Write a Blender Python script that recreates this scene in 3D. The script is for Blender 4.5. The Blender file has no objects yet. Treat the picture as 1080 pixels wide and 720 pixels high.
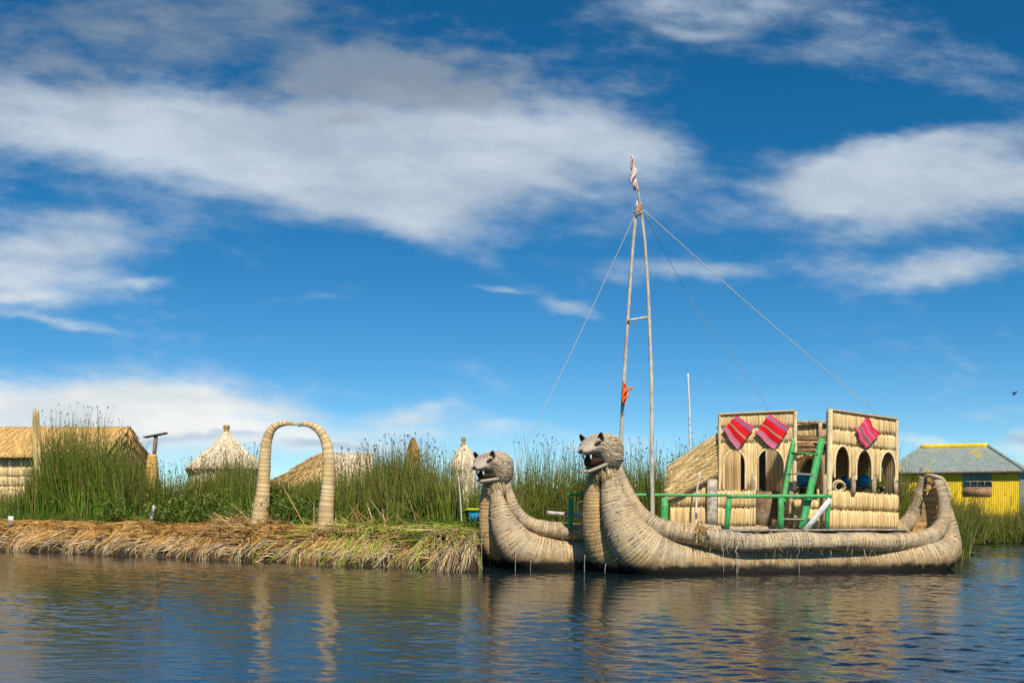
import bpy, math
import numpy as np
from mathutils import Vector, noise as mnoise
rng = np.random.default_rng(7)
S = bpy.context.scene
C = S.collection
R = math.radians

# ------------------------------------------------------------------ camera
F, H, HY = 1100.0, 1.6, 531.0            # focal length in photo pixels, eye height, horizon row
cd = bpy.data.cameras.new('camera'); cam = bpy.data.objects.new('camera', cd); C.objects.link(cam)
cam.location = (0, 0, H); cam.rotation_euler = (R(90), 0, 0)
cd.sensor_width = 36; cd.lens = 36 * F / 1080; cd.shift_y = (HY - 360) / 1080
cd.clip_start = 0.1; cd.clip_end = 3000
S.camera = cam

# ------------------------------------------------------------------ sky, sun, exposure
SUN_EL, SUN_AZ = 46.0, 170.0             # azimuth clockwise from +Y (the view direction)
w = bpy.data.worlds.new('World'); S.world = w; w.use_nodes = True
nt = w.node_tree
for n in list(nt.nodes): nt.nodes.remove(n)
def N(tree, t, **kw):
    n = tree.nodes.new(t)
    for k, v in kw.items(): setattr(n, k, v)
    return n
def M_(tree, op, a, b=None, c=None, clamp=False):
    n = tree.nodes.new('ShaderNodeMath'); n.operation = op; n.use_clamp = clamp
    for i, x in enumerate((a, b, c)):
        if x is None: continue
        if isinstance(x, (int, float)): n.inputs[i].default_value = x
        else: tree.links.new(x, n.inputs[i])
    return n.outputs[0]
def MIX(tree, fac, a, b, blend='MIX'):
    n = tree.nodes.new('ShaderNodeMix'); n.data_type = 'RGBA'; n.blend_type = blend
    for s, x in ((n.inputs[0], fac), (n.inputs[6], a), (n.inputs[7], b)):
        if isinstance(x, (int, float)): s.default_value = x
        elif isinstance(x, tuple): s.default_value = (*x, 1) if len(x) == 3 else x
        else: tree.links.new(x, s)
    return n.outputs[2]
def SMOOTH(tree, x, lo, hi):
    n = tree.nodes.new('ShaderNodeMapRange'); n.interpolation_type = 'SMOOTHSTEP'
    tree.links.new(x, n.inputs[0]); n.inputs[1].default_value = lo; n.inputs[2].default_value = hi
    return n.outputs[0]
sky = N(nt, 'ShaderNodeTexSky', sky_type='NISHITA', sun_disc=False, sun_elevation=R(SUN_EL), sun_rotation=R(SUN_AZ),
        altitude=3800, air_density=1.0, dust_density=0.6, ozone_density=3.0)
hs = N(nt, 'ShaderNodeHueSaturation'); hs.inputs['Saturation'].default_value = 1.3; hs.inputs['Value'].default_value = 1.0
nt.links.new(sky.outputs[0], hs.inputs['Color'])
tc = N(nt, 'ShaderNodeTexCoord'); sep = N(nt, 'ShaderNodeSeparateXYZ'); nt.links.new(tc.outputs['Generated'], sep.inputs[0])
yy = M_(nt, 'MAXIMUM', sep.outputs[1], 0.05)
U = M_(nt, 'DIVIDE', sep.outputs[0], yy); V = M_(nt, 'DIVIDE', sep.outputs[2], yy)   # direction in the northern sky
clear = MIX(nt, 1.0, hs.outputs[0], MIX(nt, SMOOTH(nt, V, .02, .42), (.90, 1.02, .95), (.46, 1.06, .96)), 'MULTIPLY')   # deep polarised high-altitude blue
def noise_uv(sx, sy, off, detail, rough, rot=0.0):
    c = N(nt, 'ShaderNodeCombineXYZ')
    cr, sr = math.cos(rot), math.sin(rot)
    a = M_(nt, 'ADD', M_(nt, 'MULTIPLY', U, sx * cr), M_(nt, 'MULTIPLY', V, sx * sr))
    b = M_(nt, 'ADD', M_(nt, 'MULTIPLY', U, -sy * sr), M_(nt, 'MULTIPLY', V, sy * cr))
    nt.links.new(a, c.inputs[0]); nt.links.new(b, c.inputs[1]); c.inputs[2].default_value = off
    n = N(nt, 'ShaderNodeTexNoise'); n.inputs['Scale'].default_value = 1; n.inputs['Detail'].default_value = detail
    n.inputs['Roughness'].default_value = rough
    nt.links.new(c.outputs[0], n.inputs['Vector'])
    return n.outputs['Fac']
warpu = M_(nt, 'MULTIPLY', M_(nt, 'SUBTRACT', noise_uv(5, 9, 1.7, 4, .55), .5), 0.15)
warpv = M_(nt, 'MULTIPLY', M_(nt, 'SUBTRACT', noise_uv(5, 10, 8.3, 4, .55), .5), 0.075)
Uw = M_(nt, 'ADD', U, warpu); Vw = M_(nt, 'ADD', V, warpv)
def blob(cx, cy, rx, ry, rot=0, amp=1.0):
    cu, cv = (cx - 540) / F, (HY - cy) / F
    du = M_(nt, 'SUBTRACT', Uw, cu); dv = M_(nt, 'SUBTRACT', Vw, cv)
    cr, sr = math.cos(R(rot)), math.sin(R(rot))
    a = M_(nt, 'MULTIPLY_ADD', du, cr * F / rx, M_(nt, 'MULTIPLY', dv, sr * F / rx))
    b = M_(nt, 'MULTIPLY_ADD', du, -sr * F / ry, M_(nt, 'MULTIPLY', dv, cr * F / ry))
    q = M_(nt, 'MULTIPLY_ADD', a, a, M_(nt, 'MULTIPLY', b, b))
    return M_(nt, 'MULTIPLY', M_(nt, 'EXPONENT', M_(nt, 'MULTIPLY', q, -1.0)), amp)
def total(bl):
    t = None
    for b in bl:
        x = blob(*b); t = x if t is None else M_(nt, 'ADD', t, x)
    return t
WHITE = [  # (photo column, photo row, half width, half height, tilt, strength) of each cloud
    (120, 125, 330, 42, -6, 1.0), (330, 165, 260, 52, -8, 1.15), (555, 140, 175, 48, -8, 1.05), (672, 158, 50, 24, -14, .4),
    (440, 225, 110, 26, -18, .6), (60, 255, 130, 34, 8, .8), (30, 300, 110, 28, 2, .6), (0, 318, 90, 10, 0, .5),
    (150, 297, 40, 7, 4, .5), (60, 343, 80, 6, -4, .45), (970, 208, 150, 36, 3, 1.0), (868, 216, 60, 22, 0, .65), (1080, 190, 120, 30, 6, .75), (1020, 150, 150, 28, 18, .8), (920, 172, 80, 16, 14, .5), (860, 70, 160, 16, -4, .3),
    (1000, 285, 130, 17, 5, .9), (730, 287, 110, 11, 0, .6), (600, 316, 45, 9, -6, .7), (525, 302, 38, 6, 0, .6), (335, 306, 55, 8, -6, .35),
    (120, 440, 270, 42, -4, 1.05), (30, 425, 150, 34, 0, .7), (270, 425, 90, 10, -6, .45), (300, 470, 130, 22, -6, .55), (445, 437, 46, 9, 2, .55),
    (1010, 465, 130, 9, 0, .6), (1075, 450, 30, 10, 0, .55), (740, 12, 120, 20, 6, .6), (735, 42, 42, 8, 0, .5), (960, 50, 150, 26, -10, .38),
    (700, 465, 160, 8, 0, .3), (460, 455, 100, 8, 0, .3)]
GREY = [(150, 22, 200, 40, 4, .85), (30, 72, 90, 30, -10, .75), (330, 55, 140, 30, -6, .5), (390, 82, 130, 22, 4, 1.0), (480, 85, 110, 15, -6, .6), (370, 118, 30, 8, 6, .7),
        (220, 463, 95, 8, 2, .9), (330, 478, 80, 9, -3, .9), (60, 407, 30, 4, 0, .4), (1068, 452, 26, 8, 0, .95), (130, 470, 70, 7, 0, .4), (450, 442, 50, 5, 0, .4)]
fine = noise_uv(16, 42, 3.1, 8, .62, R(-6)); fine2 = noise_uv(4.5, 9, 5.9, 6, .6, R(-6))
tex = M_(nt, 'ADD', M_(nt, 'MULTIPLY', M_(nt, 'SUBTRACT', fine, .5), .75), M_(nt, 'MULTIPLY', M_(nt, 'SUBTRACT', fine2, .5), .9))
dens = SMOOTH(nt, M_(nt, 'ADD', total(WHITE), M_(nt, 'MULTIPLY', tex, 1.35)), 0.06, 1.2)
gden = SMOOTH(nt, M_(nt, 'ADD', total(GREY), M_(nt, 'MULTIPLY', tex, 1.7)), 0.15, 1.15)
low = SMOOTH(nt, V, 0.28, 0.06)           # clouds near the horizon are the brightest
CB = 1.0
cw = MIX(nt, low, (5.2, 6.0, 6.8), (8.4, 8.4, 8.1))
body = noise_uv(7, 17, 12.4, 6, .6, R(-5))          # thicker and thinner cloud body
bs_ = N(nt, 'ShaderNodeVectorMath', operation='SCALE'); nt.links.new(cw, bs_.inputs[0]); nt.links.new(M_(nt, 'MULTIPLY_ADD', SMOOTH(nt, body, .3, .7), .18, .88), bs_.inputs['Scale']); cw = bs_.outputs[0]
cg = MIX(nt, low, (2.7, 3.2, 3.85), (3.2, 4.6, 6.2))
g1 = M_(nt, 'MULTIPLY', dens, M_(nt, 'MULTIPLY_ADD', SMOOTH(nt, body, .25, .6), .16, .78)); g2 = M_(nt, 'MULTIPLY', gden, 0.74)
skyc = MIX(nt, g1, clear, cw)
skyc = MIX(nt, g2, skyc, cg)
bg = N(nt, 'ShaderNodeBackground'); bg.inputs[1].default_value = 0.10
out = N(nt, 'ShaderNodeOutputWorld'); nt.links.new(skyc, bg.inputs[0]); nt.links.new(bg.outputs[0], out.inputs[0])
sl = bpy.data.lights.new('sun', 'SUN'); so = bpy.data.objects.new('sun', sl); C.objects.link(so)
sl.energy = 4.9; sl.angle = R(0.53); sl.color = (1.0, 0.91, 0.77)
az, el = R(SUN_AZ), R(SUN_EL)
sd = Vector((math.sin(az) * math.cos(el), math.cos(az) * math.cos(el), math.sin(el)))
so.rotation_euler = sd.to_track_quat('Z', 'Y').to_euler(); so.location = sd * 60
S.view_settings.view_transform = 'Standard'; S.view_settings.look = 'None'
S.view_settings.exposure = 0.12; S.view_settings.gamma = 1; S.view_settings.use_curve_mapping = False
S.cycles.max_bounces = 6; S.cycles.diffuse_bounces = 3; S.cycles.glossy_bounces = 3

# ------------------------------------------------------------------ helpers
org = {}
def tag(o, label=None, cat=None, group=None, kind=None):
    if label: o['label'] = label
    if cat: o['category'] = cat
    if group: o['group'] = group
    if kind: o['kind'] = kind
    return o
def thing(name, loc, label, cat, group=None):
    o = bpy.data.objects.new(name, None); C.objects.link(o); o.location = loc; o.empty_display_size = .2
    org[o.name] = np.array(loc, float)
    return tag(o, label, cat, group)
class MB:
    """collects quads / tris with a per-vertex tint and two running coordinates"""
    def __init__(s): s.V = []; s.F4 = []; s.F3 = []; s.T = []; s.A = []; s.n = 0
    def add(s, V, F4=None, F3=None, tint=(1, 1, 1), al=None):
        V = np.asarray(V, float); n = len(V)
        s.V.append(V)
        t = np.asarray(tint, float); t = np.broadcast_to(t, (n, 3)) if t.ndim == 1 else t
        s.T.append(t); s.A.append(np.zeros((n, 2)) if al is None else np.asarray(al, float))
        if F4 is not None and len(F4): s.F4.append(np.asarray(F4, np.int64) + s.n)
        if F3 is not None and len(F3): s.F3.append(np.asarray(F3, np.int64) + s.n)
        s.n += n; return s
    def build(s, name, mat, parent=None, smooth=False, origin=None):
        V = np.concatenate(s.V); T = np.concatenate(s.T); A = np.concatenate(s.A)
        if parent is not None: o0 = org[parent.name]
        else: o0 = np.array(origin, float) if origin is not None else np.array([V[:, 0].mean(), V[:, 1].mean(), V[:, 2].min()])
        V = V - o0
        f4 = np.concatenate(s.F4) if s.F4 else np.zeros((0, 4), np.int64)
        f3 = np.concatenate(s.F3) if s.F3 else np.zeros((0, 3), np.int64)
        me = bpy.data.meshes.new(name)
        me.vertices.add(len(V)); me.vertices.foreach_set('co', V.astype(np.float32).ravel())
        nl = f4.size + f3.size; me.loops.add(nl); me.polygons.add(len(f4) + len(f3))
        me.loops.foreach_set('vertex_index', np.concatenate([f4.ravel(), f3.ravel()]).astype(np.int32))
        st = np.concatenate([np.arange(len(f4)) * 4, f4.size + np.arange(len(f3)) * 3]).astype(np.int32)
        me.polygons.foreach_set('loop_start', st)
        me.update(calc_edges=True); me.validate()
        if len(me.vertices) == len(V):
            a = me.attributes.new('tint', 'FLOAT_COLOR', 'POINT')
            a.data.foreach_set('color', np.concatenate([T, np.ones((len(T), 1))], 1).astype(np.float32).ravel())
            b = me.attributes.new('along', 'FLOAT2', 'POINT')
            b.data.foreach_set('vector', A.astype(np.float32).ravel())
        if smooth: me.polygons.foreach_set('use_smooth', np.ones(len(me.polygons), bool))
        me.materials.append(mat)
        o = bpy.data.objects.new(name, me); C.objects.link(o)
        if parent is not None: o.parent = parent
        else: o.location = o0
        org[o.name] = o0
        return o
def at(px, py, Y): return np.array([(px - 540) * Y / F, Y, H + (HY - py) * Y / F])
def zat(py, Y): return H + (HY - py) * Y / F
def catmull(P, per=12):
    P = np.asarray(P, float); Q = np.vstack([2 * P[0] - P[1], P, 2 * P[-1] - P[-2]]); o = []
    for i in range(1, len(Q) - 2):
        t = np.linspace(0, 1, per, endpoint=False)[:, None]
        a, b, c, d = Q[i - 1], Q[i], Q[i + 1], Q[i + 2]
        o.append(.5 * ((2 * b) + (-a + c) * t + (2 * a - 5 * b + 4 * c - d) * t ** 2 + (-a + 3 * b - 3 * c + d) * t ** 3))
    o.append(P[-1:]); return np.vstack(o)
def resample(P, step):
    d = np.r_[0, np.cumsum(np.linalg.norm(np.diff(P[:, :3], axis=0), axis=1))]
    n = max(2, int(d[-1] / step)); t = np.linspace(0, d[-1], n + 1)
    return np.stack([np.interp(t, d, P[:, k]) for k in range(P.shape[1])], 1), t
def sweep(mb, pts, step=.03, seg=24, ring=0.0, period=.09, rough=0.0, tint=(1, 1, 1), straight=False, flat=1.0, cap=True, seed=0):
    """round bundle along pts (x, y, z, r); ring = depth of the bound grooves"""
    P = np.asarray(pts, float)
    Q, t = resample(P if straight else catmull(P), step)
    X = Q[:, :3]; r = np.maximum(Q[:, 3], .001)
    T = np.gradient(X, axis=0); T /= np.linalg.norm(T, axis=1)[:, None] + 1e-9
    up = np.array([0, 0, 1.0]) if abs(T[0][2]) < .9 else np.array([1.0, 0, 0])
    a = np.cross(T[0], up); a /= np.linalg.norm(a); fr = []
    for k in range(len(X)):
        a = a - T[k] * a.dot(T[k]); a /= np.linalg.norm(a); fr.append((a, np.cross(T[k], a)))
    th = np.linspace(0, 2 * np.pi, seg + 1)
    A = np.array([f[0] for f in fr]); B = np.array([f[1] for f in fr])
    ph = (t / period + .3 * np.sin(t * 3.1 + seed) + .16 * np.sin(t * 8.3 + seed * 2) + .12 * np.sin(t * 17 + seed)) 
    g = np.abs(np.sin(np.pi * ph)) ** .55
    rr = r[:, None] * np.ones((1, seg + 1))
    if ring: rr = rr - ring * (1 - g[:, None])
    if rough:
        lump = sum(np.sin(th[None] * k + t[:, None] * q + seed + k) for k, q in ((1, 2.3), (2, 3.7), (3, 1.3))) / 3
        fibre = np.sin(th[None] * 17 + 3 * np.sin(t[:, None] * 5 + seed)) * .25
        rr = rr + rough * (lump + fibre)
        rr[:, -1] = rr[:, 0]
    Vv = X[:, None] + rr[..., None] * (np.cos(th)[None, :, None] * A[:, None] + flat * np.sin(th)[None, :, None] * B[:, None])
    m, s1 = len(X), seg + 1
    i, j = np.meshgrid(np.arange(m - 1), np.arange(seg), indexing='ij')
    F4 = np.stack([i * s1 + j, i * s1 + j + 1, (i + 1) * s1 + j + 1, (i + 1) * s1 + j], -1).reshape(-1, 4)
    al = np.stack([np.repeat(ph[:, None], s1, 1), np.repeat(th[None] / (2 * np.pi), m, 0)], -1).reshape(-1, 2)
    Vv = Vv.reshape(-1, 3); F3 = []
    if cap:
        c0 = len(Vv); Vv = np.vstack([Vv, X[0], X[-1]]); al = np.vstack([al, [ph[0], 0], [ph[-1], 0]])
        F3 = [(c0, k + 1, k) for k in range(seg)] + [(c0 + 1, (m - 1) * s1 + k, (m - 1) * s1 + k + 1) for k in range(seg)]
    mb.add(Vv, F4, F3, tint, al); return mb
def tube(mb, pts, r, seg=8, tint=(1, 1, 1), straight=True, rough=0, step=.12, r1=None, seed=0):
    P = np.asarray(pts, float); rr = np.linspace(r, r if r1 is None else r1, len(P))
    return sweep(mb, np.c_[P, rr], step=step, seg=seg, tint=tint, straight=straight, rough=rough, seed=seed)
def box(mb, p0, p1, tint=(1, 1, 1)):
    x0, y0, z0 = p0; x1, y1, z1 = p1
    V = [(x0, y0, z0), (x1, y0, z0), (x1, y1, z0), (x0, y1, z0), (x0, y0, z1), (x1, y0, z1), (x1, y1, z1), (x0, y1, z1)]
    return mb.add(V, [(3, 2, 1, 0), (4, 5, 6, 7), (0, 1, 5, 4), (1, 2, 6, 5), (2, 3, 7, 6), (3, 0, 4, 7)], tint=tint)
def beam(mb, a, b, wd, th, tint=(1, 1, 1), side=None):
    """squared timber from a to b: wd across 'side', th across the other way; slightly irregular"""
    a = np.array(a, float); b = np.array(b, float); t = b - a; L = np.linalg.norm(t); t /= L
    s = np.array(side if side is not None else (1, 0, 0), float); s -= t * s.dot(t); s /= np.linalg.norm(s); u = np.cross(t, s)
    n = max(2, int(L / .25)); V = []; F4 = []
    for k in range(n + 1):
        p = a + t * L * k / n + (s * rng.normal(0, wd * .02) + u * rng.normal(0, th * .02) if 0 < k < n else 0)
        e = .92 if k in (0, n) else 1
        for q, v in ((-1, -1), (1, -1), (1, 1), (-1, 1)): V.append(p + s * q * wd / 2 * e + u * v * th / 2 * e)
        if k:
            o = (k - 1) * 4
            for c in range(4): F4.append((o + c, o + (c + 1) % 4, o + 4 + (c + 1) % 4, o + 4 + c))
    F4 += [(3, 2, 1, 0), tuple(n * 4 + i for i in range(4))]
    al = np.c_[np.repeat(np.arange(n + 1) * L / n, 4), np.tile([0, wd, wd + th, 2 * wd + th], n + 1)]
    return mb.add(V, F4, tint=tint, al=al)
def strands(mb, P, Rr, col, sides=3):
    """n thin stalks at once: P (n,k,3) centre lines, Rr (n,k) radii, col (n,3) or (n,k,3)"""
    n, k, _ = P.shape
    t = P[:, -1] - P[:, 0]; t /= np.linalg.norm(t, axis=1)[:, None] + 1e-9
    rv = rng.normal(size=(n, 3)); a = np.cross(t, rv); a /= np.linalg.norm(a, axis=1)[:, None] + 1e-9; b = np.cross(t, a)
    th = np.arange(sides) * 2 * np.pi / sides
    off = np.cos(th)[None, :, None] * a[:, None] + np.sin(th)[None, :, None] * b[:, None]
    Vv = P[:, :, None] + Rr[:, :, None, None] * off[:, None]
    i, j, c = np.meshgrid(np.arange(n), np.arange(k - 1), np.arange(sides), indexing='ij')
    base = i * k * sides; c2 = (c + 1) % sides
    F4 = np.stack([base + j * sides + c, base + j * sides + c2, base + (j + 1) * sides + c2, base + (j + 1) * sides + c], -1).reshape(-1, 4)
    if col.ndim == 2: col = np.repeat(col[:, None], k, 1)
    mb.add(Vv.reshape(-1, 3), F4, tint=np.repeat(col[:, :, None], sides, 2).reshape(-1, 3))
    return mb
def unit(a): return a / (np.linalg.norm(a, axis=-1, keepdims=True) + 1e-9)
def pick(cols, n, jit=.15, wts=None):
    c = np.array(cols)[rng.choice(len(cols), n, p=wts)]
    return c * (1 + rng.normal(0, jit, (n, 1))).clip(.4, 1.7)

# ------------------------------------------------------------------ materials
def mat(name):
    m = bpy.data.materials.new(name); m.use_nodes = True; t = m.node_tree
    b = t.nodes['Principled BSDF']; b.inputs['Roughness'].default_value = .8
    b.inputs['Specular IOR Level'].default_value = .25
    return m, t, b
def attr(t, name): n = N(t, 'ShaderNodeAttribute'); n.attribute_name = name; return n
def tnoise(t, scale, detail=4, rough=.6, vec=None, dist=0):
    n = N(t, 'ShaderNodeTexNoise'); n.inputs['Scale'].default_value = scale; n.inputs['Detail'].default_value = detail
    n.inputs['Roughness'].default_value = rough; n.inputs['Distortion'].default_value = dist
    if vec is None: vec = N(t, 'ShaderNodeTexCoord').outputs['Object']
    t.links.new(vec, n.inputs['Vector']); return n.outputs['Fac']
def stretch(t, sx, sy, sz):
    m = N(t, 'ShaderNodeMapping'); m.inputs['Scale'].default_value = (sx, sy, sz)
    t.links.new(N(t, 'ShaderNodeTexCoord').outputs['Object'], m.inputs[0]); return m.outputs[0]
def bump(t, b, h, strength, dist=.02):
    n = N(t, 'ShaderNodeBump'); n.inputs['Strength'].default_value = strength; n.inputs['Distance'].default_value = dist
    t.links.new(h, n.inputs['Height']); t.links.new(n.outputs[0], b.inputs['Normal'])
def solid(name, col, rough=.7, var=.25, scale=6, col2=None, bs=.3, st=None, patch=.5, spec=.25):
    """paint / timber / cloth: base colour times noise, with worn patches of a second colour"""
    m, t, b = mat(name); b.inputs['Roughness'].default_value = rough; b.inputs['Specular IOR Level'].default_value = spec
    v = stretch(t, *(st or (1, 1, 1)))
    n1 = tnoise(t, scale, 5, .65, v); n2 = tnoise(t, scale * .35, 3, .6, v)
    c = MIX(t, SMOOTH(t, n1, .3, .7), tuple(x * (1 - var) for x in col), tuple(x * (1 + var) for x in col))
    if col2: c = MIX(t, SMOOTH(t, M_(t, 'ADD', M_(t, 'MULTIPLY', n2, .6), M_(t, 'MULTIPLY', n1, .4)), patch, patch + .12), c, col2)
    c = MIX(t, 1.0, c, attr(t, 'tint').outputs['Color'], 'MULTIPLY')
    t.links.new(c, b.inputs['Base Color']); bump(t, b, n1, bs, .01); return m
def straw_mat(name, rough=.75, bs=.4, scale=30, st=(1, 1, .12), var=.3, trans=0.0):
    """loose straw: the colour of each stalk is its tint"""
    m, t, b = mat(name); b.inputs['Roughness'].default_value = rough
    n1 = tnoise(t, scale, 3, .6, stretch(t, *st))
    k = N(t, 'ShaderNodeMapRange'); t.links.new(n1, k.inputs[0]); k.inputs[1].default_value = .3; k.inputs[2].default_value = .7
    k.inputs[3].default_value = 1 - var; k.inputs[4].default_value = 1 + var
    g = N(t, 'ShaderNodeVectorMath', operation='SCALE'); t.links.new(attr(t, 'tint').outputs['Color'], g.inputs[0]); t.links.new(k.outputs[0], g.inputs['Scale'])
    t.links.new(g.outputs[0], b.inputs['Base Color'])
    if bs: bump(t, b, n1, bs, .01)
    if trans:
        tr = N(t, 'ShaderNodeBsdfTranslucent'); t.links.new(g.outputs[0], tr.inputs[0])
        mx = N(t, 'ShaderNodeMixShader'); mx.inputs[0].default_value = trans
        t.links.new(b.outputs[0], mx.inputs[1]); t.links.new(tr.outputs[0], mx.inputs[2])
        t.links.new(mx.outputs[0], t.nodes['Material Output'].inputs[0])
    return m
def wrap_mat(name, ca, cb, rope, gap, wet=True, rope_w=.13):
    """reeds bound into a roll: 'along' = (turns, angle); pale cord, dark groove, stalks running lengthwise"""
    m, t, b = mat(name); b.inputs['Roughness'].default_value = .7
    a = N(t, 'ShaderNodeSeparateXYZ'); t.links.new(attr(t, 'along').outputs['Vector'], a.inputs[0])
    big = tnoise(t, 1.6, 4, .6); fineN = tnoise(t, 22, 4, .65)
    cv = N(t, 'ShaderNodeCombineXYZ'); t.links.new(M_(t, 'MULTIPLY', a.outputs[0], .55), cv.inputs[0]); t.links.new(M_(t, 'MULTIPLY', a.outputs[1], 70.), cv.inputs[1])
    stalk = tnoise(t, 1.0, 3, .6, cv.outputs[0])
    cv2 = N(t, 'ShaderNodeCombineXYZ'); t.links.new(M_(t, 'FLOOR', a.outputs[0]), cv2.inputs[0])
    wn = N(t, 'ShaderNodeTexWhiteNoise', noise_dimensions='3D'); t.links.new(cv2.outputs[0], wn.inputs['Vector'])
    c = MIX(t, SMOOTH(t, big, .35, .65), ca, cb)
    k = M_(t, 'ADD', M_(t, 'MULTIPLY', stalk, .9), M_(t, 'MULTIPLY', wn.outputs['Value'], .35))
    c = MIX(t, M_(t, 'MULTIPLY', SMOOTH(t, tnoise(t, 2.7, 6, .7, stretch(t, 1, 1, .6)), .5, .68), .55), c, tuple(x * .5 for x in cb))   # weather stains
    sc = N(t, 'ShaderNodeVectorMath', operation='SCALE'); t.links.new(c, sc.inputs[0]); t.links.new(M_(t, 'ADD', M_(t, 'MULTIPLY', k, 1.25), .24), sc.inputs['Scale'])
    c = sc.outputs[0]
    fr = M_(t, 'ABSOLUTE', M_(t, 'SUBTRACT', M_(t, 'FRACT', M_(t, 'ADD', M_(t, 'ADD', a.outputs[0], .5), M_(t, 'MULTIPLY', M_(t, 'SUBTRACT', fineN, .5), .22))), .5))
    groove = SMOOTH(t, fr, rope_w * 2.1, rope_w)           # 1 around the binding
    cord = M_(t, 'MULTIPLY', SMOOTH(t, fr, rope_w * .75, rope_w * .3), SMOOTH(t, tnoise(t, 5, 3, .6), .34, .55))
    c = MIX(t, M_(t, 'MULTIPLY', groove, .82), c, gap); c = MIX(t, M_(t, 'MULTIPLY', cord, .85), c, rope)
    if wet:                                                # the soaked foot of the hull
        g = N(t, 'ShaderNodeNewGeometry'); z = N(t, 'ShaderNodeSeparateXYZ'); t.links.new(g.outputs['Position'], z.inputs[0])
        zz = M_(t, 'ADD', z.outputs[2], M_(t, 'MULTIPLY', M_(t, 'SUBTRACT', tnoise(t, 3.5, 5, .65), .5), .34))
        c = MIX(t, M_(t, 'MULTIPLY', SMOOTH(t, zz, .55, .2), .6), c, (.26, .16, .06))
        c = MIX(t, SMOOTH(t, zz, .29, .12), c, (.018, .013, .008))
    c = MIX(t, 1.0, c, attr(t, 'tint').outputs['Color'], 'MULTIPLY')
    t.links.new(c, b.inputs['Base Color'])
    bump(t, b, M_(t, 'ADD', stalk, M_(t, 'MULTIPLY', fineN, .5)), .5, .015)
    return m
MT = {}
MT['hull'] = wrap_mat('bound_reeds', (.55, .39, .195), (.43, .33, .21), (.84, .76, .61), (.10, .068, .036))
MT['front'] = wrap_mat('bound_golden_reeds', (.60, .38, .155), (.54, .36, .175), (.66, .50, .30), (.20, .12, .05))
MT['arch'] = wrap_mat('bound_arch_reeds', (.70, .49, .22), (.66, .51, .29), (.56, .40, .20), (.40, .27, .12), wet=False)
MT['straw'] = straw_mat('loose_straw')
MT['wall'] = straw_mat('reed_mat', st=(1, 1, .06), scale=40, var=.22)
MT['thatch'] = straw_mat('thatch', st=(1, 1, .3), scale=12, var=.35)
MT['reed'] = straw_mat('green_reeds', rough=.55, bs=0, scale=3, st=(1, 1, .3), var=.25, trans=.18)
MT['head'] = straw_mat('woven_head', st=(1, 1, 1), scale=30, var=.3, bs=.5)
MT['dark'] = solid('mouth_dark', (.035, .02, .012), .9)
MT['white'] = solid('white_tooth', (.8, .8, .78), .5, .05)
MT['wood'] = solid('grey_timber', (.34, .29, .23), .8, .4, 9, (.46, .42, .36), st=(1, 1, 1), bs=.5)
MT['bark'] = solid('peeled_pole', (.52, .46, .38), .75, .3, 10, (.22, .16, .11), bs=.5, st=(1, 1, .5), patch=.55)
MT['darkwood'] = solid('dark_timber', (.09, .07, .055), .8, .35, 10)
MT['brownwood'] = solid('brown_timber', (.22, .145, .085), .8, .35, 8, (.32, .25, .17))
MT['green'] = solid('green_paint', (.06, .34, .10), .55, .22, 12, (.36, .44, .28), patch=.57, spec=.4)
MT['whitepaint'] = solid('white_paint', (.66, .64, .60), .6, .12, 14, (.42, .37, .3), patch=.62)
MT['rope'] = solid('pale_cord', (.62, .56, .46), .8, .2, 20)
MT['blue'] = solid('blue_plastic', (.015, .33, .74), .4, .2, 5, spec=.5)
MT['yellow'] = solid('yellow_paint', (.82, .56, .03), .6, .16, 4, (.58, .36, .10), patch=.585, st=(1, 1, .22))
MT['orange'] = solid('orange_rag', (.80, .17, .035), .8, .15, 9)
MT['soil'] = solid('peat_soil', (.035, .024, .014), .95, .4, 7, bs=.8)
MT['mud'] = solid('marsh_mud', (.05, .045, .025), .95, .4, 3, bs=.6)
MT['bird'] = solid('dark_feathers', (.03, .03, .035), .8)
MT['glass'] = solid('window_glass', (.02, .03, .05), .08, .1, 2, bs=0, spec=.6)
MT['brick'] = solid('faded_board', (.36, .2, .11), .8, .25, 6)

# roof sheets: weathered zinc with flaking yellow paint
m, t, b = mat('zinc_sheet'); b.inputs['Roughness'].default_value = .5; b.inputs['Metallic'].default_value = .25
v = stretch(t, 1, 1, 1); n1 = tnoise(t, 1.3, 6, .7, v); n2 = tnoise(t, 5, 4, .6, v)
c = MIX(t, SMOOTH(t, n2, .3, .7), (.25, .30, .28), (.37, .42, .38)); c = MIX(t, SMOOTH(t, n1, .58, .63), c, (.58, .44, .10))
t.links.new(c, b.inputs['Base Color']); MT['zinc'] = m
# woven cloth: stripes across 'along'.x
def cloth_mat(name, stops):
    m, t, b = mat(name); b.inputs['Roughness'].default_value = .9
    a = N(t, 'ShaderNodeSeparateXYZ'); t.links.new(attr(t, 'along').outputs['Vector'], a.inputs[0])
    r = N(t, 'ShaderNodeValToRGB'); r.color_ramp.interpolation = 'CONSTANT'
    e = r.color_ramp.elements
    for i, (p, col) in enumerate(stops):
        x = e[i] if i < 2 else e.new(p)
        x.position = p; x.color = (*col, 1)
    t.links.new(a.outputs[0], r.inputs[0])
    wv = M_(t, 'SINE', M_(t, 'MULTIPLY', a.outputs[1], 260.))
    sc = N(t, 'ShaderNodeVectorMath', operation='SCALE'); t.links.new(r.outputs[0], sc.inputs[0]); t.links.new(M_(t, 'MULTIPLY_ADD', wv, .1, .95), sc.inputs['Scale'])
    t.links.new(sc.outputs[0], b.inputs['Base Color']); return m
pk, wh, pu, rd, tn, mg = (.62, .09, .19), (.62, .34, .35), (.12, .05, .17), (.66, .008, .014), (.44, .21, .12), (.62, .04, .10)
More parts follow.
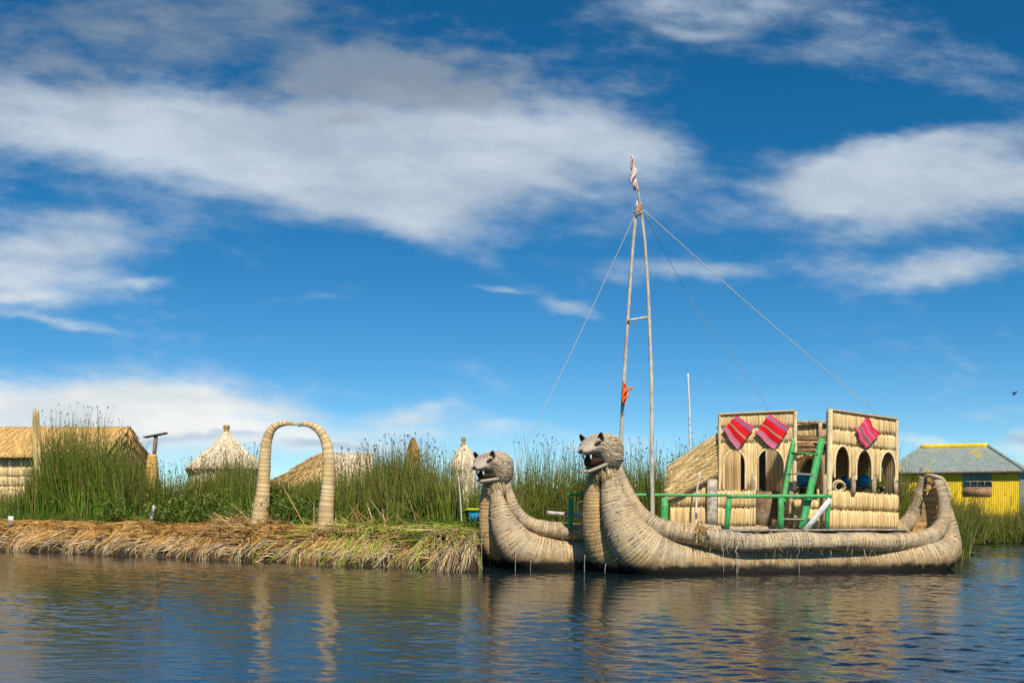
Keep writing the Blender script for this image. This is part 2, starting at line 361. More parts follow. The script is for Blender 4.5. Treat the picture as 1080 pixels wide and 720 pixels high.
MT['cloth'] = cloth_mat('striped_red_cloth', [(0, pk), (.05, wh), (.08, pk), (.15, wh), (.18, pu), (.22, wh), (.25, pk), (.25, rd), (.47, tn), (.5, wh), (.515, tn), (.54, rd),
    (.77, mg), (.79, pk), (.81, pu), (.85, wh), (.88, pu), (.91, pk), (.96, mg)])
dk, hp_ = (.12, .09, .08), (.66, .05, .13)
MT['cloth_pink'] = cloth_mat('striped_pink_cloth', [(0, hp_), (.16, wh), (.18, hp_), (.24, dk), (.28, tn), (.32, dk), (.38, wh), (.41, hp_), (.66, wh), (.69, hp_), (.9, rd)])
MT['flag'] = solid('faded_flag', (.74, .66, .64), .85, .1, 4, (.78, .20, .20), patch=.46)
# water
m, t, b = mat('lake_water'); b.inputs['Base Color'].default_value = (.006, .015, .021, 1); b.inputs['Roughness'].default_value = .04
b.inputs['IOR'].default_value = 1.33; b.inputs['Specular IOR Level'].default_value = .5
bump(t, b, tnoise(t, 9, 3, .6, stretch(t, 1, 1.3, 1)), .09, .05); MT['water'] = m

# ------------------------------------------------------------------ water
def frame_rows():
    y, o = 4.0, []
    while y < 48: o.append(y); y += .028 + max(0, y - 9) * .0034
    return np.array(o)
ys = frame_rows(); xs = np.arange(-30, 30.01, .05)
gx, gy = np.meshgrid(xs, ys); gz = np.zeros_like(gx)
for k in range(96):
    lam = .10 * (9 ** rng.random() ** 1.4); th = rng.normal(R(62), R(38)); kk = 2 * np.pi / lam
    amp = .0125 * lam ** .85 / 8 * 1.45
    if lam > .9: amp *= .5
    ph = kk * (gx * math.cos(th) + gy * math.sin(th)) + rng.random() * 6.28
    gz += amp * np.sin(ph + .5 * np.sin(ph * .31 + k))
gust = .58 + .42 * (np.sin(gx * .31 + gy * .22 + 1) * np.sin(gy * .43 - gx * .12)) 
edge = np.minimum.reduce([(gx + 30) / 3, (30 - gx) / 3, (gy - ys[0]) / 1.5, (ys[-1] - gy) / 4]).clip(0, 1)
gz *= gust * edge
mb = MB(); nr, nc = gx.shape
i, j = np.meshgrid(np.arange(nr - 1), np.arange(nc - 1), indexing='ij')
mb.add(np.stack([gx, gy, gz], -1).reshape(-1, 3), np.stack([i * nc + j, i * nc + j + 1, (i + 1) * nc + j + 1, (i + 1) * nc + j], -1).reshape(-1, 4))
X0, X1, Y0, Y1, W = xs[0], xs[-1], ys[0], ys[-1], 1500.
for a, b_ in (((-W, -W), (W, Y0)), ((-W, Y1), (W, W)), ((-W, Y0), (X0, Y1)), ((X1, Y0), (W, Y1))):
    mb.add([(a[0], a[1], 0), (b_[0], a[1], 0), (b_[0], b_[1], 0), (a[0], b_[1], 0)], [(0, 1, 2, 3)])
tag(mb.build('water', MT['water'], smooth=True, origin=(0, 0, 0)), kind='structure')

# ------------------------------------------------------------------ floating island and marsh
E0, E1 = np.array([-17.6, 35.9]), np.array([-.95, 24.9])
ed = (E1 - E0); EL = np.linalg.norm(ed); ed /= EL; inn = np.array([-ed[1], ed[0]])
if inn[1] < 0: inn = -inn
def sm(x, a, b): t = ((x - a) / (b - a)).clip(0, 1); return t * t * (3 - 2 * t)
def wig(a): return .15 * np.sin(a * 1.3) + .12 * np.sin(a * 3.1 + 1) + .08 * np.sin(a * 6.7 + np.sin(a * 2.3) * 2) + .04 * np.sin(a * 15.1)
def ground_z(a, wd):
    d = np.minimum(wd + wig(a), (EL + .12 - .6 * np.clip(wd, 0, 6) - a) * 2.6)
    return -.35 + .55 * sm(d, -.25, .0) + .62 * sm(d, -.12, .95) + .05 * np.sin(a * 2.1 + wd) * sm(d, 0, .5) + .04 * np.sin(a * 5.3 - wd * 3) * sm(d, 0, .5)
aa = np.arange(-14, EL + .45, .11)
ww = np.r_[-.5:1.5:.09, 1.5:4:.3, 4:12:1.5, 12:75:9]
ga, gw = np.meshgrid(aa, ww)
gX = E0[0] + ga * ed[0] + gw * inn[0]; gY = E0[1] + ga * ed[1] + gw * inn[1]
mb = MB(); nr, nc = ga.shape; i, j = np.meshgrid(np.arange(nr - 1), np.arange(nc - 1), indexing='ij')
mb.add(np.stack([gX, gY, ground_z(ga, gw)], -1).reshape(-1, 3), np.stack([i * nc + j, i * nc + j + 1, (i + 1) * nc + j + 1, (i + 1) * nc + j], -1).reshape(-1, 4))
tag(mb.build('island_ground', MT['soil'], smooth=True, origin=(E0[0], E0[1], 0)), kind='structure')
def isl(a, wd): return np.stack([E0[0] + a * ed[0] + wd * inn[0], E0[1] + a * ed[1] + wd * inn[1]], -1)
mb = MB()   # marsh behind and to the right of the boats, a hand above the water
outl = [(-1.2, 29.6), (2, 29.4), (6, 29.8), (10, 30), (12.6, 29.6), (14.6, 33), (16.6, 39.5), (19.5, 42), (24, 42.5), (34, 45), (60, 60), (80, 140), (9, 140), (9, 75), (4, 45)]
top = np.array([(x, y, .02) for x, y in outl]); bot = np.array([(x + (0.0), y - .15, -.4) for x, y in outl]); n = len(outl)
cen = np.array([[12, 44, .02]])
mb.add(np.vstack([top, bot, cen]), [(k, (k + 1) % n, n + (k + 1) % n, n + k) for k in range(n)], [(2 * n, k, (k + 1) % n) for k in range(n)])
tag(mb.build('marsh_ground', MT['mud'], origin=(12, 44, 0)), kind='structure')

# straw that covers the bank
GOLD = [(.52, .27, .07), (.58, .35, .10), (.42, .20, .045), (.62, .41, .15), (.30, .14, .035)]
TAN = [(.50, .36, .19), (.40, .28, .14), (.56, .43, .26), (.30, .20, .09), (.48, .29, .10)]
GREYS = [(.36, .29, .20), (.26, .20, .13), (.50, .42, .31), (.18, .13, .08)]
GREEN = [(.27, .36, .03), (.36, .40, .05), (.20, .30, .03), (.45, .43, .09)]
down = np.array([0, 0, -1.0])
def hang(mb, n, a0, a1, cols, w0=-.1, w1=.8, L=(.35, 1.2), lean=.7, r=.0115, lift=.10):
    """straws lying on the sloping bank, slipping down and to one side; the lowest ends hang free"""
    a = rng.uniform(a0, a1, n); a = a[rng.random(n) < .62 + .38 * np.sin(a * 4.3 + 2 * np.sin(a * 1.7))]; n = len(a)
    wd = rng.uniform(w0, w1, n) - wig(a); ln = lean + .35 * np.sin(a * 2.9 + np.sin(a)) + rng.normal(0, .45, n)
    Ls = rng.uniform(0, 1, n) ** 1.5 * (L[1] - L[0]) + L[0]; tt = np.linspace(0, 1, 7); q = 1 / np.sqrt(1 + ln ** 2)
    at_ = a[:, None] - (Ls * ln * q)[:, None] * tt; up0 = rng.uniform(0, lift, n)[:, None]
    wt = wd[:, None] - (Ls * q)[:, None] * tt; lim = -.06 - .5 * up0 - wig(at_); over = np.maximum(0, lim - wt)
    wt = np.maximum(wt, lim - .18 * over)                       # past the brink the straw hangs down
    zz = ground_z(at_, np.maximum(wt, -.06 - wig(at_))) + up0 * (1 - .4 * tt) + .05 * np.sin(np.pi * tt) - over * 1.1
    P = np.concatenate([isl(at_, wt), np.maximum(zz, -.05)[..., None]], -1)
    return strands(mb, P, np.full((n, 7), r) * rng.uniform(.55, 1.5, (n, 1)) * np.array([.8, 1, 1, 1, .95, .8, .35]), cols(n))
mb = MB()
hang(mb, 2300, -8, EL + .05, lambda n: pick(GREYS + TAN[:3], n, .28), w0=-.05, w1=.35, L=(.15, .55))
hang(mb, 6500, -8, EL + .05, lambda n: pick(TAN[1:] + GOLD + GREYS[:2], n, .28), w0=.1, w1=.8, L=(.2, .85))
hang(mb, 7500, -8, EL - 4, lambda n: pick(GOLD, n, .25), w0=.4, w1=1.05, L=(.3, .8), lean=1.0)
hang(mb, 420, -8, EL - .1, lambda n: pick([(.64, .49, .29), (.56, .40, .20)], n, .2), w0=0, w1=.7, L=(.5, 1.1), r=.013, lift=.12)
def end_hang(mb, n, cols, w1=3.4):           # over the short end of the island, beside the boats
    wd = rng.uniform(-.35, w1, n); a = EL - .6 * np.maximum(wd, 0) - rng.uniform(.0, .8, n); z0 = ground_z(a - .3, np.maximum(wd, .4)) + rng.uniform(-.05, .12, n); tt = np.linspace(0, 1, 6)
    Ls = rng.uniform(.3, .8, n); at_ = a[:, None] + (Ls * rng.uniform(.15, .4, n))[:, None] * tt * (1 - .35 * tt); wt = wd[:, None] + (Ls * rng.normal(-.35, .3, n))[:, None] * tt
    P = np.concatenate([isl(at_, wt), np.maximum(z0[:, None] - (Ls * rng.uniform(.5, 1.2, n))[:, None] * tt ** 1.6, -.05)[..., None]], -1)
    strands(mb, P, np.full((n, 6), .0115) * rng.uniform(.6, 1.4, (n, 1)) * np.array([.9, 1, 1, 1, .8, .3]), cols(n))
end_hang(mb, 1000, lambda n: pick(GREYS + TAN, n, .25)); end_hang(mb, 420, lambda n: pick(GREYS + TAN, n, .25), .25)
def litter(mb, n, a0, a1, w0, w1, cols, up=.10, L=(.3, .9), tilt=.12, r=.010, along=1.6):
    a = rng.uniform(a0, a1, n); wd = rng.uniform(w0, w1, n); a = np.where(a > EL - .5 - .6 * wd, a - 2.2, a)
    b = np.c_[isl(a, wd), ground_z(a, wd) + rng.uniform(0, up, n)]
    th = rng.normal(0, 1.0, n) / along + np.where(rng.random(n) < .5, 0, np.pi)
    D = np.c_[np.cos(th) * ed[0] - np.sin(th) * inn[0], np.cos(th) * ed[1] - np.sin(th) * inn[1], rng.normal(.03, tilt, n)]
    Ls = rng.uniform(*L, n); tt = np.linspace(0, 1, 4)
    P = b[:, None] + D[:, None] * (Ls[:, None] * tt)[..., None]; P[:, :, 2] -= (tt ** 2)[None] * rng.uniform(0, .16, n)[:, None]
    P[:, :, 2] = np.maximum(P[:, :, 2], b[:, None, 2] - .02)
    return strands(mb, P, np.full((n, 4), r) * rng.uniform(.6, 1.5, (n, 1)) * np.array([.9, 1, .9, .4]), cols(n))
litter(mb, 6000, -8, EL - 2.5, .6, 1.6, lambda n: pick(GOLD, n, .25), up=.16)
litter(mb, 1500, EL - 6, EL - .5, .6, 1.6, lambda n: pick(TAN, n, .25), up=.1)
litter(mb, 900, 10.2, 12.2, .25, 1.3, lambda n: pick(GOLD + TAN, n, .2), up=.3, tilt=.35)
litter(mb, 420, 12.8, 17.5, .5, 1.5, lambda n: pick(GOLD + TAN, n, .2), up=.1, tilt=.75, L=(.35, .8))
tag(mb.build('dry_straw', MT['straw'], origin=(E0[0], E0[1], 0)), 'matted dry totora straw drooping over the island edge into the water', 'straw', kind='stuff')
mb = MB()
litter(mb, 2200, EL - 6.2, EL - .8, .6, 2.2, lambda n: pick(GREEN, n, .2), up=.16, L=(.5, 1.1), along=2.2)
hang(mb, 800, EL - 5.0, EL - .05, lambda n: pick(GREEN + TAN[:2], n, .2), w0=.3, w1=1.1, L=(.3, .8), lean=-.3, lift=.16)
end_hang(mb, 260, lambda n: pick(GREEN + TAN[:1], n, .2))
hang(mb, 160, EL - 8, EL - .1, lambda n: pick(GREEN, n, .2), w0=.1, w1=.7, L=(.6, 1.1), lean=.4, lift=.12)
tag(mb.build('cut_green_reeds', MT['straw'], origin=(E1[0], E1[1], .8)), 'freshly cut yellow-green reeds spread on the island corner beside the boats', 'cut reeds', kind='stuff')

# ------------------------------------------------------------------ reed beds
TOPX = [-80, 0, 22, 34, 60, 110, 138, 150, 180, 215, 250, 264, 276, 290, 335, 345, 365, 400, 440, 478, 490, 512, 540, 560, 600, 640, 655, 690, 704, 716, 760, 940, 960, 1000, 1015, 1027, 1040, 1060, 1090, 1200]
TOPY = [512, 510, 507, 474, 444, 448, 474, 486, 494, 486, 474, 474, 503, 503, 502, 494, 482, 472, 468, 482, 498, 496, 486, 476, 478, 480, 475, 478, 490, 478, 468, 480, 502, 512, 520, 508, 528, 532, 515, 520]
def reed_bed(mb, XY, z0, dens_tall=.05, dry=.11, cols=None, hs=(.5, 1.0), lean=.08, rad=.0115):
    n = len(XY); px = 540 + F * XY[:, 0] / XY[:, 1]
    topz = H + (HY - np.interp(px, TOPX, TOPY)) * XY[:, 1] / F
    m_ = max(4, n // 130); cen_ = XY[rng.choice(n, m_, replace=False)]; d2 = ((XY[:, None] - cen_[None]) ** 2).sum(-1); own = d2.argmin(1); off = XY - cen_[own]
    XY = cen_[own] + off * .72; rad_ = np.linalg.norm(off, axis=1)
    clump = np.clip(rng.normal(.93, .13, m_), .6, 1.15)[own] * (1 - .22 * np.clip(rad_ / .7, 0, 1)); hue = rng.normal(1, .2, m_)[own].clip(.55, 1.5)
    h = np.maximum(topz - z0, .4) * rng.uniform(*hs, n) * clump
    tall = rng.random(n) < dens_tall; h[tall] = np.maximum(topz - z0, .5)[tall] * rng.uniform(.85, 1.2, tall.sum())
    base = np.c_[XY, z0 * np.ones(n) - .05]
    th = rng.uniform(0, 6.28, n); l = np.abs(rng.normal(0, lean, n)) + .01
    d = np.c_[np.cos(th) * l + off[:, 0] * .22, np.sin(th) * l + off[:, 1] * .22, np.ones(n)]
    bend = np.c_[rng.normal(0, .06, n), rng.normal(0, .06, n), -np.abs(rng.normal(0, .03, n))]
    broken = rng.random(n) < .05; bend[broken] = np.c_[rng.normal(0, .4, broken.sum()), rng.normal(0, .3, broken.sum()), -rng.uniform(.2, .5, broken.sum())]
    tt = np.linspace(0, 1, 5)
    P = base[:, None] + h[:, None, None] * (d[:, None] * tt[None, :, None] + bend[:, None] * (tt ** 2.2)[None, :, None])
    r = rad * rng.uniform(.6, 1.35, n); r[tall] *= .8
    Rr = r[:, None] * np.array([1, 1, .9, .65, .25])[None]
    cg = cols if cols is not None else [(.09, .21, .012), (.135, .255, .016), (.055, .135, .010), (.21, .285, .025), (.14, .185, .018)]
    col = pick(cg, n, .22) * hue[:, None]; dd = rng.random(n) < dry; col[dd] = pick([(.50, .37, .15), (.40, .29, .11), (.58, .45, .23), (.28, .19, .07)], dd.sum(), .2)
    ck = np.repeat(col[:, None], 5, 1); tip = np.array([0, .02, .12, .35, .7])[None, :, None]; br = np.array([.20, .17, .04])
    ck = ck * (1 - tip) + br * tip
    strands(mb, P, Rr, ck)
    s = np.where((tall & (rng.random(n) < .36)) | (rng.random(n) < .003))[0]          # seed heads: short dark tufts near the tip
    for k in range(1):
        c = P[s, 4] + rng.normal(0, .012, (len(s), 3)); L = rng.uniform(.05, .11, len(s))
        q = unit(np.c_[rng.normal(0, .5, len(s)), rng.normal(0, .5, len(s)), np.full(len(s), .6)])
        Pq = np.stack([c - q * L[:, None] * .5, c, c + q * L[:, None] * .5], 1)
        strands(mb, Pq, np.array([[.006, .016, .005]]) * rng.uniform(.7, 1.3, (len(s), 1)), pick([(.05, .03, .018), (.085, .05, .025)], len(s), .2), 4)
    return mb
def isl_pts(n, a0, a1, w0, w1):
    a = rng.uniform(a0, a1, n); wd = w0 + (w1 - w0) * rng.random(n) ** 1.15; return isl(a, wd)
def stuff(mb, name, m, label, cat): return tag(mb.build(name, m), label, cat, kind='stuff')
def pxrange(XY, p0, p1):
    p = 540 + F * XY[:, 0] / XY[:, 1]; return XY[(p > p0) & (p < p1)]
mb = MB()
p = pxrange(isl_pts(15000, -6, 9.5, 1.6, 6.0), -70, 158); reed_bed(mb, p, .82)
p = pxrange(isl_pts(3600, 1, 8, 1.6, 4.5), 36, 148); reed_bed(mb, p, .82, .12)
stuff(mb, 'reed_bed', MT['reed'], 'tall dense green reeds in front of the long thatched house', 'reeds')
mb = MB()
p = pxrange(isl_pts(11000, 4, 14.5, 1.7, 5.5), 150, 278); reed_bed(mb, p, .82, .06)
p = pxrange(isl_pts(10000, 8, 16, 3.0, 7), 268, 350); reed_bed(mb, p, .82, .02)
p = pxrange(isl_pts(9000, 6, 16, 2.2, 4.5), 274, 345); reed_bed(mb, p, .82, .0, hs=(.86, .98))
stuff(mb, 'reed_bed', MT['reed'], 'lower green reeds from the forked post to inside the arch', 'reeds')
mb = MB()
p = pxrange(isl_pts(13000, 11, EL + 1, 1.5, 7.0), 338, 515); pq = 540 + F * p[:, 0] / p[:, 1]; p = p[(pq < 485) | (p[:, 1] > 31.6)]; reed_bed(mb, p, .82, .085, .2)
stuff(mb, 'reed_bed', MT['reed'], 'seeding brown-tipped reeds between the arch and the left boat', 'reeds')
mb = MB()
p = np.c_[rng.uniform(-1.0, 5.4, 11500), 29.6 + 4.5 * rng.random(11500) ** 1.1]; p = pxrange(p, 500, 716); reed_bed(mb, p, .02, .05, .12)
p = np.c_[rng.uniform(4.5, 12, 12000), rng.uniform(30.1, 33.5, 12000)]; reed_bed(mb, pxrange(p, 714, 960), .02, .03, .12, hs=(.75, 1.02))
p = np.c_[rng.uniform(3.4, 4.9, 260), rng.uniform(29.7, 31, 260)]; reed_bed(mb, pxrange(p, 660, 712), .02, .5, .05, hs=(.9, 1.2), lean=.1)
stuff(mb, 'reed_bed', MT['reed'], 'upright green reeds behind the two puma heads', 'reeds')
mb = MB()
p = np.c_[rng.uniform(9.5, 32, 36000), rng.uniform(29.7, 52, 36000)]
lim = np.interp(p[:, 0], [9, 12.6, 14.6, 16.6, 19.5, 24, 34], [30, 29.6, 33, 39.5, 42, 42.5, 45]); d = p[:, 1] - lim
p = pxrange(p[(d > -.35) & (d < 7.5)], 925, 1150)
reed_bed(mb, p, .02, .035, .12, lean=.13, cols=[(.085, .15, .014), (.13, .18, .022), (.06, .105, .010), (.20, .21, .035), (.11, .145, .02)])
stuff(mb, 'reed_bed', MT['reed'], 'leaning olive reeds on the right bank before the yellow house', 'reeds')
# low grass at the foot of the island reeds
mb = MB(); n = 9000
XY = isl_pts(n, -6, EL - .5, 1.25, 2.6); L = rng.uniform(.25, .75, n); th = rng.uniform(0, 6.28, n); l = rng.uniform(.1, .6, n)
pq = 540 + F * XY[:, 0] / XY[:, 1]; bushy = ((pq > 165) & (pq < 250)) | ((pq > 285) & (pq < 335)); L[bushy] *= 1.5
B0 = np.c_[XY, np.full(n, .78)]; D = np.c_[np.cos(th) * l, np.sin(th) * l, np.ones(n)]; tt = np.linspace(0, 1, 4)
P = B0[:, None] + L[:, None, None] * D[:, None] * tt[None, :, None]; P[:, :, 2] -= (tt ** 2)[None] * (L * l * .6)[:, None]
strands(mb, P, np.full((n, 4), .012) * np.array([.8, 1, .8, .2]), pick([(.10, .20, .02), (.07, .15, .015), (.16, .23, .03), (.12, .16, .03)], n, .2))
stuff(mb, 'grass', MT['reed'], 'short bright green grass along the foot of the island reeds', 'grass')
# small leafy weeds among the reeds
mb = MB(); cl = []
for px0, s_ in ((196, 1.0), (214, .9), (232, .8), (292, .9), (306, .8), (322, .7), (120, .7), (170, .8)):
    k = 420; Y = 36.5 - max(0, px0) * .020; c = at(px0, 540, Y)
    q = rng.normal(0, 1, (k, 3)) * np.array([.42, .3, .34]) * s_ + np.array([c[0], Y, 1.25 + .15 * s_])
    q[:, 2] = np.maximum(q[:, 2], .85); cl.append(q)
q = np.concatenate(cl); n = len(q); d = unit(rng.normal(0, 1, (n, 3)) + np.array([0, -.4, .5])) * rng.uniform(.05, .11, (n, 1))
sd_ = unit(np.cross(d, rng.normal(0, 1, (n, 3)))) * rng.uniform(.015, .03, (n, 1))
Vq = np.stack([q - d, q + sd_, q + d, q - sd_], 1).reshape(-1, 3)
mb.add(Vq, np.arange(4 * n).reshape(-1, 4), tint=np.repeat(pick([(.10, .18, .02), (.15, .21, .03), (.07, .13, .015), (.20, .22, .05)], n, .2), 4, 0))
stuff(mb, 'leafy_weeds', MT['reed'], 'small-leaved bushy weeds growing low among the island reeds', 'weeds')

# ------------------------------------------------------------------ reed mats: a wall of standing stalks
STRAW = [(.77, .575, .295), (.73, .53, .255), (.81, .635, .37), (.66, .46, .205), (.75, .54, .25), (.60, .425, .20)]
SHADE_STRAW = [(.56, .40, .19), (.50, .34, .15), (.60, .44, .23), (.42, .28, .12)]  # darker browns that paint interior shade into the tower back walls
def reed_panel(mb, pL, pR, spans, th=.07, step=.018, cols=STRAW, bulge=.035, seams=None, shade=1.0):
    """pL, pR = (px, Y) of the two ends; spans(px) -> list of (row_top, row_bottom) in photo rows at that column"""
    A = np.array([(pL[0] - 540) * pL[1] / F, pL[1]]); B = np.array([(pR[0] - 540) * pR[1] / F, pR[1]])
    L = np.linalg.norm(B - A); t = (B - A) / L; nn = np.array([t[1], -t[0]])
    if nn[1] > 0: nn = -nn
    k = int(L / step)
    for q in range(k):
        for f in (0,):
            p = A + t * (q + .5) * L / k; px = 540 + F * p[0] / p[1]
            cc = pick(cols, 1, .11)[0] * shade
            for (r0, r1) in spans(px):
                if r1 - r0 < .8: continue
                z1, z0 = zat(r0, p[1]), zat(r1, p[1])
                z1 += rng.normal(0, .014); z0 += rng.normal(0, .012)
                m_ = 4; jit = rng.normal(0, .006); lean = rng.normal(0, .008)
                V = []; 
                for z_ in range(m_ + 1):
                    u = z_ / m_; zz = z0 + (z1 - z0) * u; ou = bulge * math.sin(math.pi * min(max(u, .02), .98)) ** .6 + jit
                    c_ = p + t * lean * (u - .5)
                    h_ = step * .56
                    V += [(*(c_ - t * h_ - nn * th), zz), (*(c_ - t * h_ * .9 + nn * (ou)), zz), (*(c_ + nn * (ou + step * .35)), zz), (*(c_ + t * h_ * .9 + nn * (ou)), zz), (*(c_ + t * h_ - nn * th), zz)]
                F4 = [(z_ * 5 + a, z_ * 5 + (a + 1) % 5, (z_ + 1) * 5 + (a + 1) % 5, (z_ + 1) * 5 + a) for z_ in range(m_) for a in range(5)]
                e = m_ * 5
                F4 += [(0, 3, 2, 1), (e, e + 1, e + 2, e + 3)]; F3 = [(0, 4, 3), (e, e + 3, e + 4)]
                mb.add(V, F4, F3, cc)
    return A, B, t, nn
def lerp(a, b, u): return a + (b - a) * u
def roll(mb, pts, r, col=(.62, .47, .26), seed=0): # bound edge roll
    return sweep(mb, np.c_[np.asarray(pts, float), np.full(len(pts), r)], step=.03, seg=8, ring=r * .05, period=.11, tint=col, straight=True, seed=seed)

# ------------------------------------------------------------------ the two puma-headed boats
TH = math.atan2(1.55, 9.23); dx = np.array([math.cos(TH), math.sin(TH)]); nx = np.array([-math.sin(TH), math.cos(TH)])
def plane_pt(px, py, o, l):
    """where the sight line of a photo pixel meets the upright plane at lateral offset l of a boat whose bow is at o"""
    p0 = np.array(o) + nx * l; k = (px - 540) / F
    # point = (k Y, Y);  (point - p0) . nx = 0
    Y = p0.dot(nx) / (k * nx[0] + nx[1]); return np.array([k * Y, Y, zat(py, Y)])
def bundle(o, rows):
    out = []
    for px, py, r, l in rows:
        p = plane_pt(px, py, o, l); out.append((*p, r * p[1] / F))
    return out
def puma_head(boat, c, sc, jaw_open, yaw, collar_dir):
    fwd = -math.cos(yaw) * dx - math.sin(yaw) * nx; sid = np.array([fwd[1], -fwd[0]])   # sid points to the camera's side
    if sid[1] > 0: sid = -sid
    f3 = np.array([*fwd, 0]); s3 = np.array([*sid, 0]); up = np.array([0, 0, 1.0])
    L = lambda t, s, z: np.array(c) + (f3 * t + s3 * s + up * z) * sc
    st = [(-.45, .04, .06, -.06), (-.42, .17, .20, -.2), (-.33, .31, .34, -.32), (-.18, .40, .44, -.40), (-.02, .43, .46, -.42), (.10, .42, .44, -.38), (.20, .40, .43, -.24),
          (.30, .38, .41, -.10), (.40, .35, .355, -.05), (.49, .30, .265, -.035), (.57, .25, .165, -.03), (.63, .20, .10, -.025), (.665, .13, .065, -.015), (.68, .03, .03, -.005)]
    st = np.array(st); tq = np.linspace(0, len(st) - 1, 60); st = np.stack([np.interp(tq, np.arange(len(st)), st[:, k]) for k in range(4)], 1)
    sg = 36; V = []; 
    for k, (t, w_, zt, zb) in enumerate(st):
        zc, hh = (zt + zb) / 2, (zt - zb) / 2
        for a in range(sg):
            th = 2 * math.pi * a / sg; cs, sn = math.cos(th), math.sin(th); e = .85
            y = w_ * math.copysign(abs(cs) ** e, cs); z = zc + hh * math.copysign(abs(sn) ** e, sn)
            nz = .012 * mnoise.noise(Vector((t * 9, y * 9, z * 9))) + .006 * math.sin(k * 2.1 + 2 * math.sin(th * 3))
            brow = .03 * math.exp(-((t - .24) / .07) ** 2 - ((abs(y) - .2) / .08) ** 2 - ((z - .24) / .07) ** 2)
            V.append(L(t, y * (1 + nz), z + nz + brow))
    m_ = len(st); F4 = [(k * sg + a, k * sg + (a + 1) % sg, (k + 1) * sg + (a + 1) % sg, (k + 1) * sg + a) for k in range(m_ - 1) for a in range(sg)]
    mb = MB(); V = np.array(V); mb.add(V, F4, tint=(.50, .42, .32))
    # straws laid round the skull, and a shaggy ruff at the back
    Vr = V.reshape(m_, sg, 3); n = 900; k0 = rng.integers(8, 41, n); a0 = rng.uniform(0, sg, n); dr = rng.normal(0, .12, n); Lk = rng.uniform(1.2, 3.6, n)
    Ps = np.zeros((n, 8, 3))
    for e_ in range(8):
        k = np.clip(k0 - Lk * e_, 0, m_ - 1.001); a = (a0 + dr * Lk * e_) % sg; ki, ai = k.astype(int), a.astype(int); fk, fa = (k - ki)[:, None], (a - ai)[:, None]
        q = (Vr[ki, ai] * (1 - fa) + Vr[ki, (ai + 1) % sg] * fa) * (1 - fk) + (Vr[ki + 1, ai] * (1 - fa) + Vr[ki + 1, (ai + 1) % sg] * fa) * fk
        Ps[:, e_] = np.array(c) + (q - np.array(c)) * (1.003 + .012 * np.sin(np.pi * e_ / 7) + .01 * rng.random((n, 1)))
    under = (Ps[:, 0, 2] < c[2] - .02 * sc) & (k0 > 34); Ps = Ps[~under]; n = len(Ps)
    strands(mb, Ps, np.full((n, 8), .0075) * rng.uniform(.6, 1.5, (n, 1)), pick([(.58, .49, .37), (.48, .40, .29), (.36, .28, .20), (.60, .46, .28), (.27, .20, .13)], n, .16))
    head = mb.build('head', MT['head'], boat, smooth=True)
    # lower jaw: a trough hinged under the cheek
    mb = MB(); V = []; kk = 14; sj = 11; dz = jaw_open
    for k in range(kk):
        u = k / (kk - 1); t = lerp(.10, .55, u); zc = lerp(-.22, -.10 - dz, u ** .9); wj = lerp(.34, .13, u ** 1.1) * (1 if u < .93 else .75)
        for a in range(sj):
            th = math.pi * a / (sj - 1); V.append(L(t, wj * math.cos(th), zc - .12 * (1 - .4 * u) * math.sin(th) + .0))
        for a in range(sj):
            th = math.pi * (sj - 1 - a) / (sj - 1); V.append(L(t, wj * .84 * math.cos(th), zc + .035 - .075 * (1 - .4 * u) * math.sin(th)))
    s2 = 2 * sj; F4 = [(k * s2 + a, k * s2 + (a + 1) % s2, (k + 1) * s2 + (a + 1) % s2, (k + 1) * s2 + a) for k in range(kk - 1) for a in range(s2)]
    e = (kk - 1) * s2; F4 += [(q, q + 1, s2 - 2 - q, s2 - 1 - q) for q in range(sj - 1)] + [(e + s2 - 1 - q, e + s2 - 2 - q, e + q + 1, e + q) for q in range(sj - 1)]
    mb.add(V, F4, tint=(.40, .33, .25)); mb.build('jaw', MT['head'], head, smooth=True)
    # dark gullet
    mb = MB(); V = []; 
    for t, w_, z1, z0 in ((.02, .20, -.05, -.25), (.16, .30, -.05, -.26), (.30, .25, -.06, -.17 - dz * .42), (.44, .2, -.045, -.13 - dz * .68)):
        for a in range(16):
            th = 2 * math.pi * a / 16; V.append(L(t, w_ * math.cos(th), (z1 + z0) / 2 + (z1 - z0) / 2 * math.sin(th)))
    F4 = [(k * 16 + a, k * 16 + (a + 1) % 16, (k + 1) * 16 + (a + 1) % 16, (k + 1) * 16 + a) for k in range(3) for a in range(16)]
    F3 = [(0, (a + 1), a) for a in range(1, 15)] + [(48, 48 + a, 48 + a + 1) for a in range(1, 15)]
    mb.add(V, F4, F3, tint=(1.5, 1.2, 1.0)); mb.build('mouth', MT['dark'], head, smooth=True)
    for s in (.14, -.14):      # upper fangs
        mb = MB(); p = L(.50, s, -.04); q = L(.49, s, -.155)
        tube(mb, [p, lerp(p, q, .6), q], .034 * sc, 8, r1=.012, step=.03); mb.build('fang', MT['white'], head, smooth=True)
    def skin(t, z, sg_):       # lateral offset of the skin at (t, z)
        w_ = np.interp(t, st[:, 0], st[:, 1]); zt = np.interp(t, st[:, 0], st[:, 2]); zb = np.interp(t, st[:, 0], st[:, 3])
        v = min(.999, abs((z - (zt + zb) / 2) / ((zt - zb) / 2))); return sg_ * w_ * (1 - v ** (2 / .85)) ** (.85 / 2)
